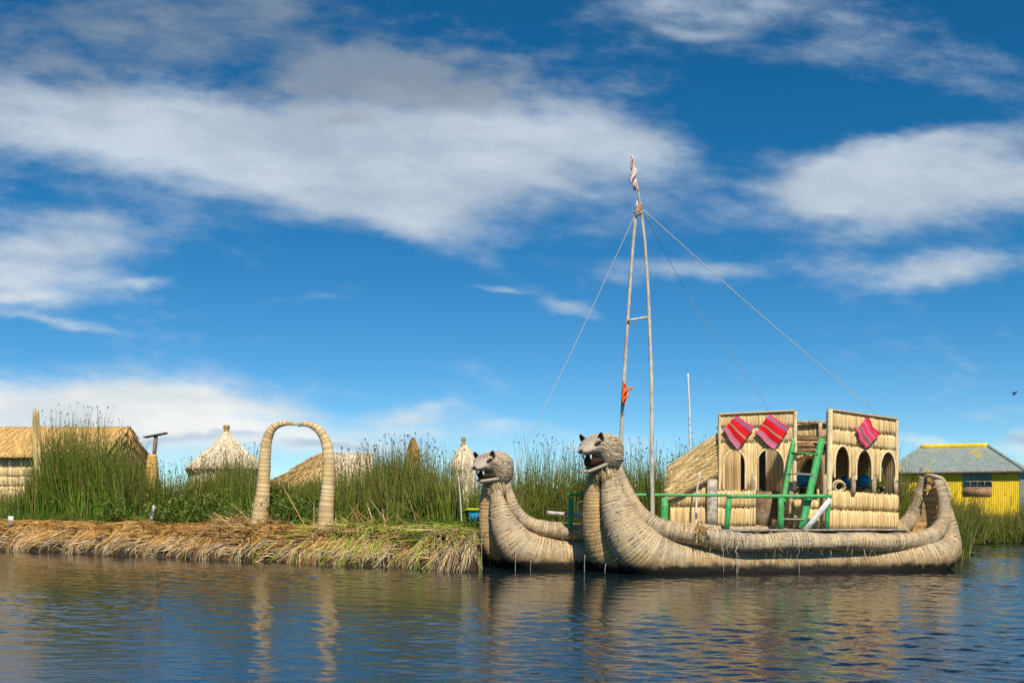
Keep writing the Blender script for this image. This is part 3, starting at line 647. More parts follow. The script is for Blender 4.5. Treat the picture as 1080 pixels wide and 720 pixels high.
    for sg_ in (1, -1):        # eyes: slanting almond slits
        mb = MB(); V = []
        for ring_ in (0, 1, 2):
            for a in range(16):
                th = 2 * math.pi * a / 16; e_ = (1, .7, .0)[ring_]; t_ = .425 + .085 * e_ * math.cos(th); z_ = .205 + .046 * e_ * math.sin(th) - .05 * e_ * math.cos(th)
                V.append(L(t_, skin(t_, z_, sg_) + sg_ * (-.01, .022, .032)[ring_], z_ + (.0, .012, .016)[ring_]))
        mb.add(V, [(q * 16 + a, q * 16 + (a + 1) % 16, (q + 1) * 16 + (a + 1) % 16, (q + 1) * 16 + a) for q in (0, 1) for a in range(16)]); mb.build('eye', MT['dark'], head, smooth=True)
    for sg_ in (1, -1):        # small pointed ears, dark inside
        mb = MB(); V = []; s_ = sg_ * .30
        for u, wr in ((0, .10), (.35, .095), (.7, .055), (1, .008)):
            for a in range(9):
                th = math.pi * a / 8; V.append(L(.34 - .07 * math.sin(th) * (1 - u * .5) + .05 * u, s_ + wr * math.cos(th) + sg_ * .09 * u, .29 + .165 * u))
        nn_ = len(V); inner = [np.array(v) + f3 * .028 * sc for v in V]
        F4 = [(k * 9 + a, k * 9 + a + 1, (k + 1) * 9 + a + 1, (k + 1) * 9 + a) for k in range(3) for a in range(8)]
        F4 += [tuple(nn_ + q for q in reversed(f)) for f in F4]
        F4 += [(k * 9, (k + 1) * 9, nn_ + (k + 1) * 9, nn_ + k * 9) for k in range(3)] + [(k * 9 + 8, nn_ + k * 9 + 8, nn_ + (k + 1) * 9 + 8, (k + 1) * 9 + 8) for k in range(3)]
        mb.add(V + inner, F4, tint=(2.2, 2.0, 1.8)); mb.build('ear', MT['dark'], head, smooth=True)
    mb = MB(); V = []           # nose pad
    for a in range(8):
        for q in range(5):
            th, ph = 2 * math.pi * a / 8, math.pi * (q / 4 - .5); V.append(L(.655 + .035 * math.cos(ph), .085 * math.cos(th) * math.cos(ph) , .035 + .05 * math.sin(th) * math.cos(ph)) if q < 4 else L(.69, 0, .035))
    V = []
    for q in range(6):
        ph = math.pi * q / 5 - math.pi / 2
        for a in range(10):
            th = 2 * math.pi * a / 10; V.append(L(.65 + .045 * math.cos(th) * math.cos(ph), .09 * math.sin(th) * math.cos(ph), .035 + .045 * math.sin(ph)))
    mb.add(V, [(q * 10 + a, q * 10 + (a + 1) % 10, (q + 1) * 10 + (a + 1) % 10, (q + 1) * 10 + a) for q in range(5) for a in range(10)], tint=(1.6, 1.4, 1.3))
    mb.build('nose', MT['dark'], head, smooth=True)
    # straw collar under the head
    mb = MB(); n = 420; th = rng.uniform(0, 6.28, n); rr_ = rng.uniform(.17, .28, n) * sc
    cc = np.array(collar_dir)
    b0 = cc + np.c_[np.cos(th) * rr_ * .8, np.sin(th) * rr_ * .8, rng.uniform(.02, .22, n) * sc]
    d = np.c_[np.cos(th) * .25 + .12, np.sin(th) * .25, -np.ones(n)]; Ls = rng.uniform(.14, .34, n) * sc; tt = np.linspace(0, 1, 4)
    P = b0[:, None] + d[:, None] * (Ls[:, None] * tt)[..., None]
    P[:, :, :2] += (np.c_[np.cos(th), np.sin(th)] * .09)[:, None] * np.sin(np.pi * tt)[None, :, None]
    strands(mb, P, np.full((n, 4), .011) * np.array([1, 1, .9, .4]), pick([(.62, .47, .25), (.54, .40, .2), (.66, .54, .34), (.42, .3, .15)], n, .15))
    mb.build('straw_collar', MT['straw'], boat)
    return head

def torus_at(mb, p, axis, r, th, tint=(1, 1, 1), arc=1.0, tilt=0):
    axis = unit(np.array(axis, float)); a = unit(np.cross(axis, [0, 0, 1.0])); b = np.cross(axis, a)
    q = [p + r * (math.cos(k) * a + math.sin(k) * b) + axis * tilt * math.sin(k) for k in np.linspace(0, 2 * math.pi * arc, 22)]
    tube(mb, q, th, 6, tint, step=.05)
# near boat ---------------------------------------------------------
oN = np.array([1.62, 24.25])
near_boat = thing('reed_boat', (6.2, 25.0, 0), 'nearer puma-headed totora boat under the cabin, its full hull in view and mouth gaping widest', 'boat', 'puma-headed reed boats')
mb = MB()
sweep(mb, bundle(oN, [(642, 497, 7, -.10), (644, 512, 10, -.14), (648, 530, 15, -.2), (656, 552, 20.5, -.3), (669, 573, 26, -.38), (692, 590, 28, -.42), (735, 598, 25, -.40), (800, 600, 23.5, -.36), (870, 599, 23.5, -.36), (940, 596, 23, -.36),
      (978, 590, 22, -.38), (997, 576, 15, -.25), (1001, 562, 8, -.12)]), .018, 40, .010, .082, .03, seed=1)
mb.build('hull_bundle', MT['hull'], near_boat, smooth=True)
mb = MB()
sweep(mb, bundle(oN, [(629, 498, 7, .10), (626, 515, 9, .14), (627, 540, 12.5, .22), (634, 566, 18, .32), (650, 588, 23, .40), (690, 596, 25, .42), (735, 598, 25, .42), (860, 598, 25, .42), (930, 595, 24, .42),
      (970, 590, 21, .38), (988, 578, 14, .25), (992, 565, 8, .12)]), .022, 36, .009, .08, .026, seed=4)
mb.build('hull_bundle', MT['front'], near_boat, smooth=True)
mb = MB()
gN = bundle(oN, [(651, 492, 4, -.05), (657, 508, 5, -.1), (665, 524, 6.2, -.18), (678, 543, 7.8, -.32), (696, 556, 9.5, -.52), (718, 562, 9.6, -.70), (743, 566, 10.5, -.82), (770, 570, 10, -.90), (800, 571.5, 9.3, -.92), (835, 570.5, 9.8, -.90), (870, 571.5, 8.8, -.90), (905, 570.5, 9.6, -.86), (945, 571, 9, -.72), (978, 567, 9, -.5), (993, 553, 7.5, -.38), (995, 535, 7, -.34), (992.5, 518, 5.8, -.28), (988, 503, 4.5, -.2)])
sweep(mb, gN, .02, 28, .007, .068, .024, seed=2)
gun_near = mb.build('gunwale_roll', MT['hull'], near_boat, smooth=True)
mb = MB()
sweep(mb, bundle(oN, [(646, 494, 4, .05), (652, 512, 5, .16), (664, 532, 6.5, .3), (684, 550, 8, .5), (720, 560, 10, .62), (800, 566, 11, .66), (900, 563, 11, .64), (940, 560, 10, .6), (956, 552, 8, .45), (966, 535, 7, .38), (971, 518, 6, .3), (975, 503, 5, .22)]), .024, 24, .007, .068, .024, seed=3)
mb.build('gunwale_roll', MT['hull'], near_boat, smooth=True)
# inner stern panel, a curved mat between the two raised ends
mb = MB(); V = []; nu, nv = 10, 14
lo = [plane_pt(962, 562, oN, .34), plane_pt(974, 503, oN, .22), plane_pt(987, 503, oN, -.12), plane_pt(996, 562, oN, -.16)]
for i_ in range(nv):
    v = i_ / (nv - 1); a = lerp(lo[0], lo[1], v); b = lerp(lo[3], lo[2], v)
    for j_ in range(nu):
        u = j_ / (nu - 1); V.append(lerp(a, b, u) + np.array([*(dx * .07 * math.sin(math.pi * u) * (1 - .5 * v)), 0]))
V2 = [p_ + np.array([*(dx * .06), 0]) for p_ in V]; nV = len(V)
F4 = [(i_ * nu + j_, i_ * nu + j_ + 1, (i_ + 1) * nu + j_ + 1, (i_ + 1) * nu + j_) for i_ in range(nv - 1) for j_ in range(nu - 1)]
F4 = [tuple(reversed(f)) for f in F4] + [tuple(nV + q for q in f) for f in F4]
F4 += [(i_ * nu + c_, (i_ + 1) * nu + c_, nV + (i_ + 1) * nu + c_, nV + i_ * nu + c_) for i_ in range(nv - 1) for c_ in (0, nu - 1)]
al = np.array([(v * 9, u * .5) for v in np.linspace(0, 1, nv) for u in np.linspace(0, 1, nu)])
mb.add(V + V2, F4, tint=(1.05, .95, .8), al=np.vstack([al, al])); mb.build('stern_panel', MT['front'], near_boat, smooth=True)
# stern tail: hull bundle ends sweeping up behind the panel
mb = MB(); sweep(mb, bundle(oN, [(985, 592, 18, -.1), (1000, 580, 13, -.1), (1001, 560, 10, -.1), (996, 535, 7, -.08), (988, 512, 4, -.05)]), .022, 24, .008, .08, .008, seed=9)
mb.build('stern_roll', MT['hull'], near_boat, smooth=True)
mb = MB(); tube(mb, [plane_pt(974, 504, oN, .25), plane_pt(979, 501, oN, .0), plane_pt(986, 502, oN, -.28), plane_pt(994, 505, oN, -.3), plane_pt(999, 514, oN, -.32), plane_pt(1002, 524, oN, -.34)], .045, 8, (.75, .68, .55), False, step=.05)
tube(mb, [plane_pt(969, 512, oN, .42), plane_pt(977, 517, oN, .0), plane_pt(987, 513, oN, -.42)], .02, 6, (1, .75, .35), False, step=.05)
tube(mb, [plane_pt(975, 503, oN, .3), plane_pt(981, 512, oN, -.1), plane_pt(977, 522, oN, -.1)], .018, 6, (1, .75, .35), False, step=.05)
mb.build('stern_rope', MT['rope'], near_boat, smooth=True)
headN = puma_head(near_boat, plane_pt(637, 478, oN, -.03), 1.0, .33, R(24), plane_pt(636, 498, oN, 0))
# white lashings round the near roll and loose hanging cords
gq, _ = resample(catmull(np.array(gN)), .05)
for px_ in (762, 768, 776, 781, 797, 833, 838, 850, 889, 893, 920, 941, 948, 962, 745, 812):
    k = int(np.argmin(np.abs(540 + F * gq[:, 0] / gq[:, 1] - px_))); ax = gq[min(k + 1, len(gq) - 1), :3] - gq[k - 1, :3]
    mb = MB(); torus_at(mb, gq[k, :3], ax, gq[k, 3] + .006, .009 if rng.random() < .6 else .015, tilt=rng.normal(0, .04)); mb.build('lashing', MT['rope'], near_boat, smooth=True)
def cords(boat, o, lst):
    for px_, y0, y1, l in lst:
        mb = MB(); a = plane_pt(px_, y0, o, l); b = a.copy(); b[2] = plane_pt(px_, y1, o, l)[2]; b[:2] += rng.normal(0, .02, 2); q = (a + b) / 2; q[:2] += rng.normal(0, .015, 2)
        tube(mb, [a, q, b], .0055, 5, (1, 1, 1), False, step=.08); mb.build('loose_cord', MT['rope'], boat, smooth=True)
cords(near_boat, oN, [(763, 560, 604, -.99), (776, 572, 606, -.99), (778, 590, 606, -1.0), (911, 578, 590, -.99), (843, 590, 605, -1.0), (639, 594, 606, -.99), (617, 585, 605, -.2), (876, 580, 588, -.99), (940, 570, 582, -.99), (700, 594, 600, -1.)])
# frayed bundle end poking out of the near roll
mb = MB(); c0 = plane_pt(739, 559, oN, -.9); n = 170
d = unit(rng.normal(0, 1, (n, 3)) * np.array([1, .7, .8]) + np.array([0, -.6, .2])); Ls = rng.uniform(.08, .26, n); tt = np.linspace(0, 1, 4)
P = c0 + rng.normal(0, .06, (n, 3))[:, None] + d[:, None] * (Ls[:, None] * tt)[..., None]; P[:, :, 2] -= (.12 * tt ** 2)[None]
strands(mb, P, np.full((n, 4), .010) * np.array([1, 1, .9, .5]), pick(GOLD + TAN, n, .15)); mb.build('frayed_straw', MT['straw'], near_boat)

def stray(boat, objs, n):               # loose straws standing off the bundles
    mb = MB()
    for o in objs:
        me = o.data; k = rng.integers(0, len(me.polygons), n); o0 = org[o.name]
        c = np.array([me.polygons[int(q)].center for q in k]) + o0; nn = np.array([me.polygons[int(q)].normal for q in k])
        ok = (nn[:, 1] < .4) & (c[:, 2] > .25); c, nn = c[ok], nn[ok]; m_ = len(c)
        d = unit(nn * rng.uniform(.15, .6, (m_, 1)) + rng.normal(0, .55, (m_, 3)) + [0, 0, -.25]); Ls = rng.uniform(.06, .22, m_); tt = np.linspace(0, 1, 4)
        P = c[:, None] + d[:, None] * (Ls[:, None] * tt)[..., None]; P[:, :, 2] -= .06 * tt ** 2
        strands(mb, P, np.full((m_, 4), .006) * np.array([1, 1, .9, .4]), pick(TAN + GOLD[:2] + [(.6, .5, .34)], m_, .2))
    mb.build('stray_straw', MT['straw'], boat)['kind'] = 'stuff'
stray(near_boat, [o for o in near_boat.children if o.name.split('.')[0] in ('hull_bundle', 'gunwale_roll')], 260)
# far boat -----------------------------------------------------------
oF = np.array([-.85, 25.95])
far_boat = thing('reed_boat', (3.0, 26.6, 0), 'farther puma-headed totora boat beside the island corner, mostly hidden by the nearer boat', 'boat', 'puma-headed reed boats')
def tail(l, y, r): # the hidden remainder of the hull runs on straight behind the near boat
    return [(700, y, r, l), (800, y - 1, r, l), (880, y - 2, r, l), (930, y - 5, r * .7, l * .6)]
mb = MB(); sweep(mb, bundle(oF, [(526, 508, 5.5, -.08), (524.5, 522, 7.5, -.14), (528, 540, 11, -.22), (536, 560, 16.5, -.33), (550, 578, 21.5, -.40), (575, 589, 23.5, -.42), (610, 591, 22, -.42)] + tail(-.42, 590, 20)), .022, 36, .010, .082, .03, seed=5)
mb.build('hull_bundle', MT['hull'], far_boat, smooth=True)
mb = MB(); sweep(mb, bundle(oF, [(517, 509, 5.5, .08), (514, 522, 7, .14), (514.5, 540, 8.8, .22), (518, 561, 12.5, .32), (529, 581, 17, .40), (555, 590, 20, .42), (610, 590, 20, .42)] + tail(.42, 588, 19)), .022, 32, .009, .08, .026, seed=6)
mb.build('hull_bundle', MT['front'], far_boat, smooth=True)
mb = MB(); sweep(mb, bundle(oF, [(533, 503, 3.4, -.05), (537, 520, 4.4, -.14), (543, 536, 5.4, -.28), (555, 549, 6.6, -.42), (574, 557, 7.8, -.55), (600, 560, 8.2, -.6), (640, 562, 8.5, -.62)] + tail(-.62, 562, 9)), .02, 24, .007, .068, .02, seed=7)
mb.build('gunwale_roll', MT['hull'], far_boat, smooth=True)
mb = MB(); sweep(mb, bundle(oF, [(529, 504, 3.4, .05), (533, 521, 4.4, .14), (540, 537, 5.4, .28), (553, 549, 6.4, .42), (574, 556, 7.5, .55), (600, 559, 7.5, .6), (640, 561, 8, .62)] + tail(.62, 561, 8.5)), .024, 20, .007, .068, .02, seed=8)
mb.build('gunwale_roll', MT['hull'], far_boat, smooth=True)
headF = puma_head(far_boat, plane_pt(523, 495, oF, -.03), .98, .20, R(28), plane_pt(523, 512, oF, 0))
stray(far_boat, [o for o in far_boat.children if o.name.split('.')[0] in ('hull_bundle', 'gunwale_roll')], 200)
cords(far_boat, oF, [(508.5, 560, 612, -.6), (544, 574, 606, -.95), (560, 590, 604, -.95)])

# ------------------------------------------------------------------ deck
DZ = 1.0
def D(px, l): p = plane_pt(px, 500, oN, l); return p[:2]
deck = thing('deck', (5.5, 26, .9), 'weathered plank deck laid across both reed hulls beneath the straw cabin', 'deck')
mb = MB()
for k in range(15):
    l = -.28 + k * .205; a = D(672 if k > 3 else 735, l); b = D(956, l)
    beam(mb, [*a, DZ - .03 + rng.normal(0, .003)], [*b, DZ - .03 + rng.normal(0, .003)], .19, .04, np.array([1, 1, 1]) * rng.uniform(.75, 1.15), side=[*nx, 0])
mb.build('planking', MT['wood'], deck)
for px_ in (697, 740, 790, 843, 886, 915, 946):
    mb = MB(); a = D(px_, -.34); b = a + nx * 3.0
    beam(mb, [*a, DZ - .115], [*b, DZ - .115], .16, .12, np.array([1, 1, 1]) * rng.uniform(.6, .95), side=[*dx, 0]); mb.build('joist', MT['wood'], deck)

# ------------------------------------------------------------------ straw cabin
cabin = thing('straw_cabin', (7.3, 26.4, DZ), 'straw cabin with two flat-topped towers and rounded arches on the boat deck', 'cabin')
LL, LR = (757, 26.05), (840, 25.75); RL, RR = (870, 25.45), (947, 25.95)
def arch_top(px, c, hw, apex, spring):
    u = (px - c) / hw
    return None if abs(u) >= 1 else spring - (spring - apex) * math.sqrt(1 - u * u)
def lt(px): return lerp(437, 433.5, (px - 759) / 80)
A_L = [(774.5, 11.5, 474, 489), (812, 15, 472.5, 491)]
def sp_Lp(px): s = lerp(452, 450, (px - 759) / 80); return [(lt(px), s - .4)]
def sp_Lp2(px):
    a = lerp(452, 450, (px - 759) / 80); b = lerp(467, 466, (px - 759) / 80)
    return [(a + .4, b)]
def sp_Lw(px):
    t_ = lerp(467, 466, (px - 759) / 80) - .2; 
    for c_, hw, ap, spg in A_L:
        q = arch_top(px, c_, hw, ap, spg)
        if q is not None: return [(t_, q)]
    return [(t_, 517)]
for nm, f_, bl in (('parapet', sp_Lp, .026), ('parapet', sp_Lp2, .024), ('front_wall', sp_Lw, .02)):
    mb = MB(); reed_panel(mb, LL, LR, f_, bulge=bl, th=.30 if nm == 'front_wall' else .07); mb.build(nm, MT['wall'], cabin)
mb = MB()
reed_panel(mb, (757, 26.0), (797, 25.86), lambda px: [(517, 534.5), (535.5, 555)], bulge=.035); mb.build('lower_wall', MT['wall'], cabin)
def rt(px): return lerp(432, 442.5, (px - 873) / 73)
A_R = [(888, 8, 470, 489), (911, 8.3, 474, 493), (936, 8.2, 476, 495)]
def sp_R(a, b): return lambda px: [(lerp(a[0], a[1], (px - 873) / 73), lerp(b[0], b[1], (px - 873) / 73))]
def sp_Rw(px):
    u = (px - 873) / 73; t_ = lerp(467.5, 475.5, u)
    for c_, hw, ap, spg in A_R:
        q = arch_top(px, c_, hw, ap, spg)
        if q is not None: return [(t_, q)]
    return [(t_, lerp(503, 508, u))]
mb = MB(); reed_panel(mb, (873, 25.47), RR, sp_R((432, 442.5), (451.5, 459)), bulge=.026); mb.build('parapet', MT['wall'], cabin)
mb = MB(); reed_panel(mb, (873, 25.47), RR, sp_R((452.3, 459.8), (466.8, 474.8)), bulge=.026); mb.build('parapet', MT['wall'], cabin)
mb = MB(); reed_panel(mb, (873, 25.47), RR, sp_Rw, bulge=.025); mb.build('front_wall', MT['wall'], cabin)
mb = MB(); reed_panel(mb, (837, 25.6), (947, 25.8), lambda px: [(lerp(516, 522, (px - 863) / 84) if px > 862 else 527, lerp(536, 539, (px - 863) / 84)), (lerp(537, 540, (px - 863) / 84), 557.5)], bulge=.05)
mb.build('lower_wall', MT['wall'], cabin)
def wY(pL, pR, px):                      # depth of a wall at a photo column
    A = (pL[0] - 540) / F * pL[1]; B = (pR[0] - 540) / F * pR[1]; k = (px - 540) / F
    s = (k * pL[1] - A) / ((B - A) - k * (pR[1] - pL[1])); return pL[1] + s * (pR[1] - pL[1])
# bound rolls round the arches, along the tops and corners
for (c_, hw, ap, spg), (pl, pr), yb in [(A_L[0], (LL, LR), 516), (A_L[1], (LL, LR), 517), (A_R[0], ((873, 25.47), RR), 504), (A_R[1], ((873, 25.47), RR), 506), (A_R[2], ((873, 25.47), RR), 508)]:
    q = []
    for px_, py_ in [(c_ - hw, yb)] + [(c_ - hw * math.cos(a), spg - (spg - ap) * math.sin(a)) for a in np.linspace(0, math.pi, 15)] + [(c_ + hw, yb)]:
        p = at(px_, py_, wY(pl, pr, px_)); p[1] -= .03; q.append(p)
    mb = MB(); roll(mb, q, .026, (.80, .62, .36)); mb.build('arch_trim', MT['straw'], cabin, smooth=True)
for pts_, r_, c_ in (([at(758, 437, 26.0), at(800, 434.8, 25.85), at(840, 433, 25.7)], .032, (.50, .37, .2)), ([at(873, 431.5, 25.43), at(947, 442, 25.9)], .032, (.45, .33, .2)),
        ([at(839, 434, 25.72), at(838.5, 470, 25.72), at(838, 516, 25.72)], .05, (.82, .64, .38)), ([at(875.5, 432.5, 25.42), at(875, 470, 25.42), at(874.5, 517, 25.42)], .07, (.84, .67, .40)),
        ([at(759, 437.5, 26.0), at(759, 517, 26.0)], .03, (.8, .62, .36)), ([at(946, 443, 25.9), at(946, 507, 25.9)], .035, (.8, .62, .36))):
    mb = MB(); roll(mb, pts_, r_, c_); mb.build('edge_roll', MT['straw'], cabin, smooth=True)
for px_, y0, y1 in ((900, 501, 521), (921.5, 503, 522), (944.5, 503, 523), (794.5, 498, 555), (834, 500, 556), (870, 500, 556)):
    mb = MB(); Y = wY((873, 25.47), RR, px_) if px_ > 860 else wY(LL, LR, px_)
    a, b = at(px_, y0, Y), at(px_, y1, Y); beam(mb, a, b, .10, .09, (1.15, .95, .75)); mb.build('post', MT['wood'], cabin)
# upper floor, side and back walls
def ridx(px, Y): return np.array([(px - 540) * Y / F, Y])
def back(p, d): return (540 + F * (p[0] + nx[0] * d) / (p[1] + nx[1] * d), p[1] + nx[1] * d)
DEP = 2.0
zF = zat(469, 25.8)
mb = MB(); P0, P1 = ridx(759, 26.05), ridx(840, 25.75); Q0, Q1 = ridx(874, 25.5), ridx(946, 25.95)
for a, b in ((Q0, Q1),):
    a = a + nx * .1; b = b + nx * .1
    V = [(*a, zF), (*b, zF), (*(b + nx * (DEP - .2)), zF), (*(a + nx * (DEP - .2)), zF)]; V2 = [(x, y, z - .1) for x, y, z in V]
    mb.add(V + V2, [(0, 1, 2, 3), (7, 6, 5, 4), (0, 4, 5, 1), (1, 5, 6, 2), (2, 6, 7, 3), (3, 7, 4, 0)], tint=(.9, .8, .7))
mb.build('landing', MT['brownwood'], cabin)
# back wall: arched openings let the reeds behind show through
def backwall(p0, p1, holes, ztop, lower):
    b0, b1 = back(p0, DEP), back(p1, DEP); w0, w1 = b0[0], b1[0]
    def sp(px):
        u = (px - w0) / (w1 - w0); top_ = lerp(ztop[0], ztop[1], u)
        for h0, h1, ap, bt in holes:
            if h0 < px < h1:
                v = 2 * (px - h0) / (h1 - h0) - 1; q = bt - (bt - ap) * math.sqrt(max(0, 1 - v * v)) ** .8
                return [(top_, q), (lower, 554)]
        return [(top_, 554)]
    mb = MB(); reed_panel(mb, b0, b1, sp, step=.04, bulge=.03, cols=SHADE_STRAW); mb.build('back_wall', MT['wall'], cabin)
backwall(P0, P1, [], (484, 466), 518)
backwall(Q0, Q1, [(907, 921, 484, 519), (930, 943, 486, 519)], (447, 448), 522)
for p, top_, hole in ((P0, 492, True), (P1, 462, None), (Q0, 474, False), (Q1, 449, True)):
    b0 = back(p, .12); b1 = back(p, DEP - .06)
    zt = zat(top_, p[1]); zb = DZ
    k = int((DEP - .18) / .04); mb = MB()
    for q in range(k):
        u = (q + .5) / k; c_ = p + nx * (.12 + (DEP - .18) * u); cc = pick(STRAW, 1, .1)[0]
        spans = [(zb, zt)]
        if .2 < u < .8 and hole is not None:
            v = (u - .2) / .6 * 2 - 1; h_ = 2.0 + .75 * math.sqrt(1 - v * v); spans = [(zb, 1.85 if hole else zb + .01), (h_, zt)]
        for z0_, z1_ in spans:
            if z1_ - z0_ < .05: continue
            j_ = rng.normal(0, .006); e = dx * (.04 + j_); f_ = nx * .021
            V = [(*(c_ + s_ * e + q_ * f_), z_) for z_ in (z0_, z1_) for s_, q_ in ((-1, -1), (1, -1), (1, 1), (-1, 1))]
            mb.add(V, [(3, 2, 1, 0), (4, 5, 6, 7), (0, 1, 5, 4), (1, 2, 6, 5), (2, 3, 7, 6), (3, 0, 4, 7)], tint=cc)
    mb.build('side_wall', MT['wall'], cabin)
for px_, y0, wd in ((785.5, 473, .17), (804, 472, .14)):
    mb = MB(); b = at(px_, 555, 26.75); b[2] = DZ; beam(mb, at(px_, y0, 26.75), b, wd, .14); mb.build('inner_post', MT['darkwood'], cabin)
mb = MB(); beam(mb, [*at(809, 500, 26.45)[:2], zat(518, 26.45)], [*at(809, 500, 26.45)[:2], DZ], .60, .05); mb.build('door', MT['brownwood'], cabin)
# between the towers: rear parapet under a beam, landing boards, arched screen below
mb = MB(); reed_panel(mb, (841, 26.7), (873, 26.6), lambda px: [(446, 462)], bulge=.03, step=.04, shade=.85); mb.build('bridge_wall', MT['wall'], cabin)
mb = MB(); beam(mb, at(838, 445, 26.55), at(875, 445.5, 26.5), .09, .08, (.9, .8, .7), side=(0, 0, 1)); mb.build('beam', MT['wood'], cabin)
mb = MB(); beam(mb, at(865, 446, 26.5), at(865, 470, 26.5), .09, .08, (1.2, 1.0, .8)); mb.build('post', MT['wood'], cabin)
for y_, Y_, tn_ in ((462, 26.4, .8), (469, 26.15, 1.1), (474.5, 25.95, .9)):
    mb = MB(); beam(mb, at(840, y_, Y_), at(871, y_ + .5, Y_), .20, .06, np.array([1, .85, .7]) * tn_, side=(0, 1, .5)); mb.build('landing_board', MT['brownwood'], cabin)
def sp_scr(px):
    q = arch_top(px, 850, 12, 481, 500); return [(477, q), (520, 553)] if q is not None else [(477, 553)]
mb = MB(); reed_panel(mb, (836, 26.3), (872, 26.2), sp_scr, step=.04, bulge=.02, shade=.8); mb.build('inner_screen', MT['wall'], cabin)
mb = MB(); reed_panel(mb, (836, 27.3), (874, 27.2), lambda px: [(484, 552)], step=.04, bulge=.03); mb.build('back_wall', MT['wall'], cabin)
mb = MB(); a, b = back(P0 + dx * .15, 1.15), back(Q1 - dx * .15, 1.15); zb_ = zat(514, 26.6)
beam(mb, [*ridx(838, 26.75), zb_], [*ridx(938, 27.0), zb_], .5, .05, (1, 1, 1), side=(0, 1, 0)); mb.build('bench', MT['brownwood'], cabin)
for px_ in (845, 880, 930):
    mb = MB(); c_ = ridx(px_, 26.85); beam(mb, [*c_, DZ], [*c_, zb_ - .03], .08, .08); mb.build('post', MT['brownwood'], cabin)
mb = MB(); beam(mb, at(931, 484, 27.2), at(943, 505, 27.2), .11, .05, side=(0, 1, 0)); mb.build('brace', MT['green'], cabin)
# lean-to roof on the left of the cabin: straws run along the slope
lean = thing('straw_lean_to', (4.6, 26.6, DZ), 'sloping straw roof with low mat wall leaning against the left side of the cabin', 'lean-to')
mb = MB(); n = 1500
c00, c10, c01, c11 = at(703, 492, 26.3), at(759, 455, 26.2), at(700, 529, 26.15), at(759, 499, 26.05)
c00b, c10b = c00 + np.array([.35, 1.2, -.45]), c10 + np.array([.1, 1.2, -.5])
def slab(mb, a, b, c, d, th, tint):
    V = [a, b, c, d]; nn = np.cross(b - a, d - a); nn = nn / np.linalg.norm(nn) * th; V = V + [v - nn for v in V]
    mb.add(V, [(0, 1, 2, 3), (7, 6, 5, 4), (0, 4, 5, 1), (1, 5, 6, 2), (2, 6, 7, 3), (3, 7, 4, 0)], tint=tint)
slab(mb, c01, c11, c10, c00, .12, (.50, .36, .17)); slab(mb, c00 + np.array([0, .02, 0]), c10 + np.array([0, .02, 0]), c10b, c00b, .12, (.55, .40, .19))
u = rng.uniform(-.02, .86, n); v = rng.uniform(0, 1, n)
def bil(u, v): return (c01 * (1 - u)[:, None] + c11 * u[:, None]) * (1 - v)[:, None] + (c00 * (1 - u)[:, None] + c10 * u[:, None]) * v[:, None]
du = rng.uniform(.10, .22, n)
P = np.stack([bil(np.minimum(u + du * k, 1.0), np.clip(v + rng.normal(0, .006, n), 0, 1)) for k in (0, .33, .66, 1)], 1); P[:, :, 1] -= rng.uniform(.005, .04, n)[:, None]
strands(mb, P, np.full((n, 4), .013) * rng.uniform(.6, 1.3, (n, 1)), pick([(.62, .45, .21), (.55, .38, .16), (.68, .52, .28), (.42, .28, .11)], n, .15))
mb.build('roof', MT['straw'], lean)
mb = MB(); reed_panel(mb, (707, 26.25), (757, 26.12), lambda px: [(lerp(523, 496, (px - 707) / 50), 533.5), (534.5, 555)], bulge=.05); mb.build('mat_wall', MT['wall'], lean)
mb = MB(); beam(mb, at(751, 505, 26.0), at(751, 556, 26.0), .25, .06, (1.25, 1.25, 1.3)); mb.build('plank', MT['wood'], lean)
mb = MB(); beam(mb, at(704, 529, 26.1), at(758, 501, 26.0), .02, .07, (.8, .7, .6), side=(0, 1, 0)); mb.build('rafter', MT['brownwood'], lean)
# ------------------------------------------------------------------ ladder, railing
lad = thing('ladder', (6.8, 25.1, DZ), 'green painted wooden ladder leaning up to the landing between the cabin parapets', 'ladder')
sL0, sL1, sR0, sR1 = at(821, 557, 25.05), at(838, 460, 25.75), at(845.5, 557, 25.0), at(867, 462, 25.55)
for a, b, wd in ((sL0, sL1, .115), (sR0, sR1, .17)):
    mb = MB(); beam(mb, a, b, wd, .05); mb.build('stringer', MT['green'], lad)
for u, g in ((.10, 0), (.34, 0), (.59, 0), (.82, 1)):
    mb = MB(); a, b = lerp(sL0, sL1, u), lerp(sR0, sR1, u); a[1] += .02; b[1] += .02; beam(mb, a, b, .04, .17, side=(0, 0, 1)); mb.build('rung', MT['green' if g else 'wood'], lad)
rail = thing('railing', (4.5, 25.3, DZ), 'bright green wooden railing along the near edge of the boat deck', 'railing')
mb = MB(); beam(mb, at(598, 521.5, 25.5), at(766, 522, 25.15), .075, .08, side=(0, 0, 1)); mb.build('top_rail', MT['green'], rail)
mb = MB(); beam(mb, at(766.5, 523, 25.1), at(877, 523, 24.95), .095, .09, side=(0, 0, 1)); mb.build('top_rail', MT['green'], rail)
for p_, q_, Y_, wd in ((602, 602, 25.5, .12), (701, 700, 25.28, .17), (769, 766.5, 25.1, .12), (823.5, 823.5, 25.0, .13), (874, 872, 24.95, .10)):
    mb = MB(); b = at(q_, 557, Y_); b[2] = DZ - .02; beam(mb, at(p_, 524.5, Y_), b, wd, .08); mb.build('post', MT['green'], rail)
mb = MB(); beam(mb, at(876, 526, 24.85), at(849, 559, 24.85), .13, .04); mb.build('brace', MT['whitepaint'], rail)
mb = MB(); tube(mb, [at(604, 526, 25.45), at(611, 538, 25.4), at(617, 547, 25.4)], .012, 5, straight=False); mb.build('cord', MT['rope'], rail)

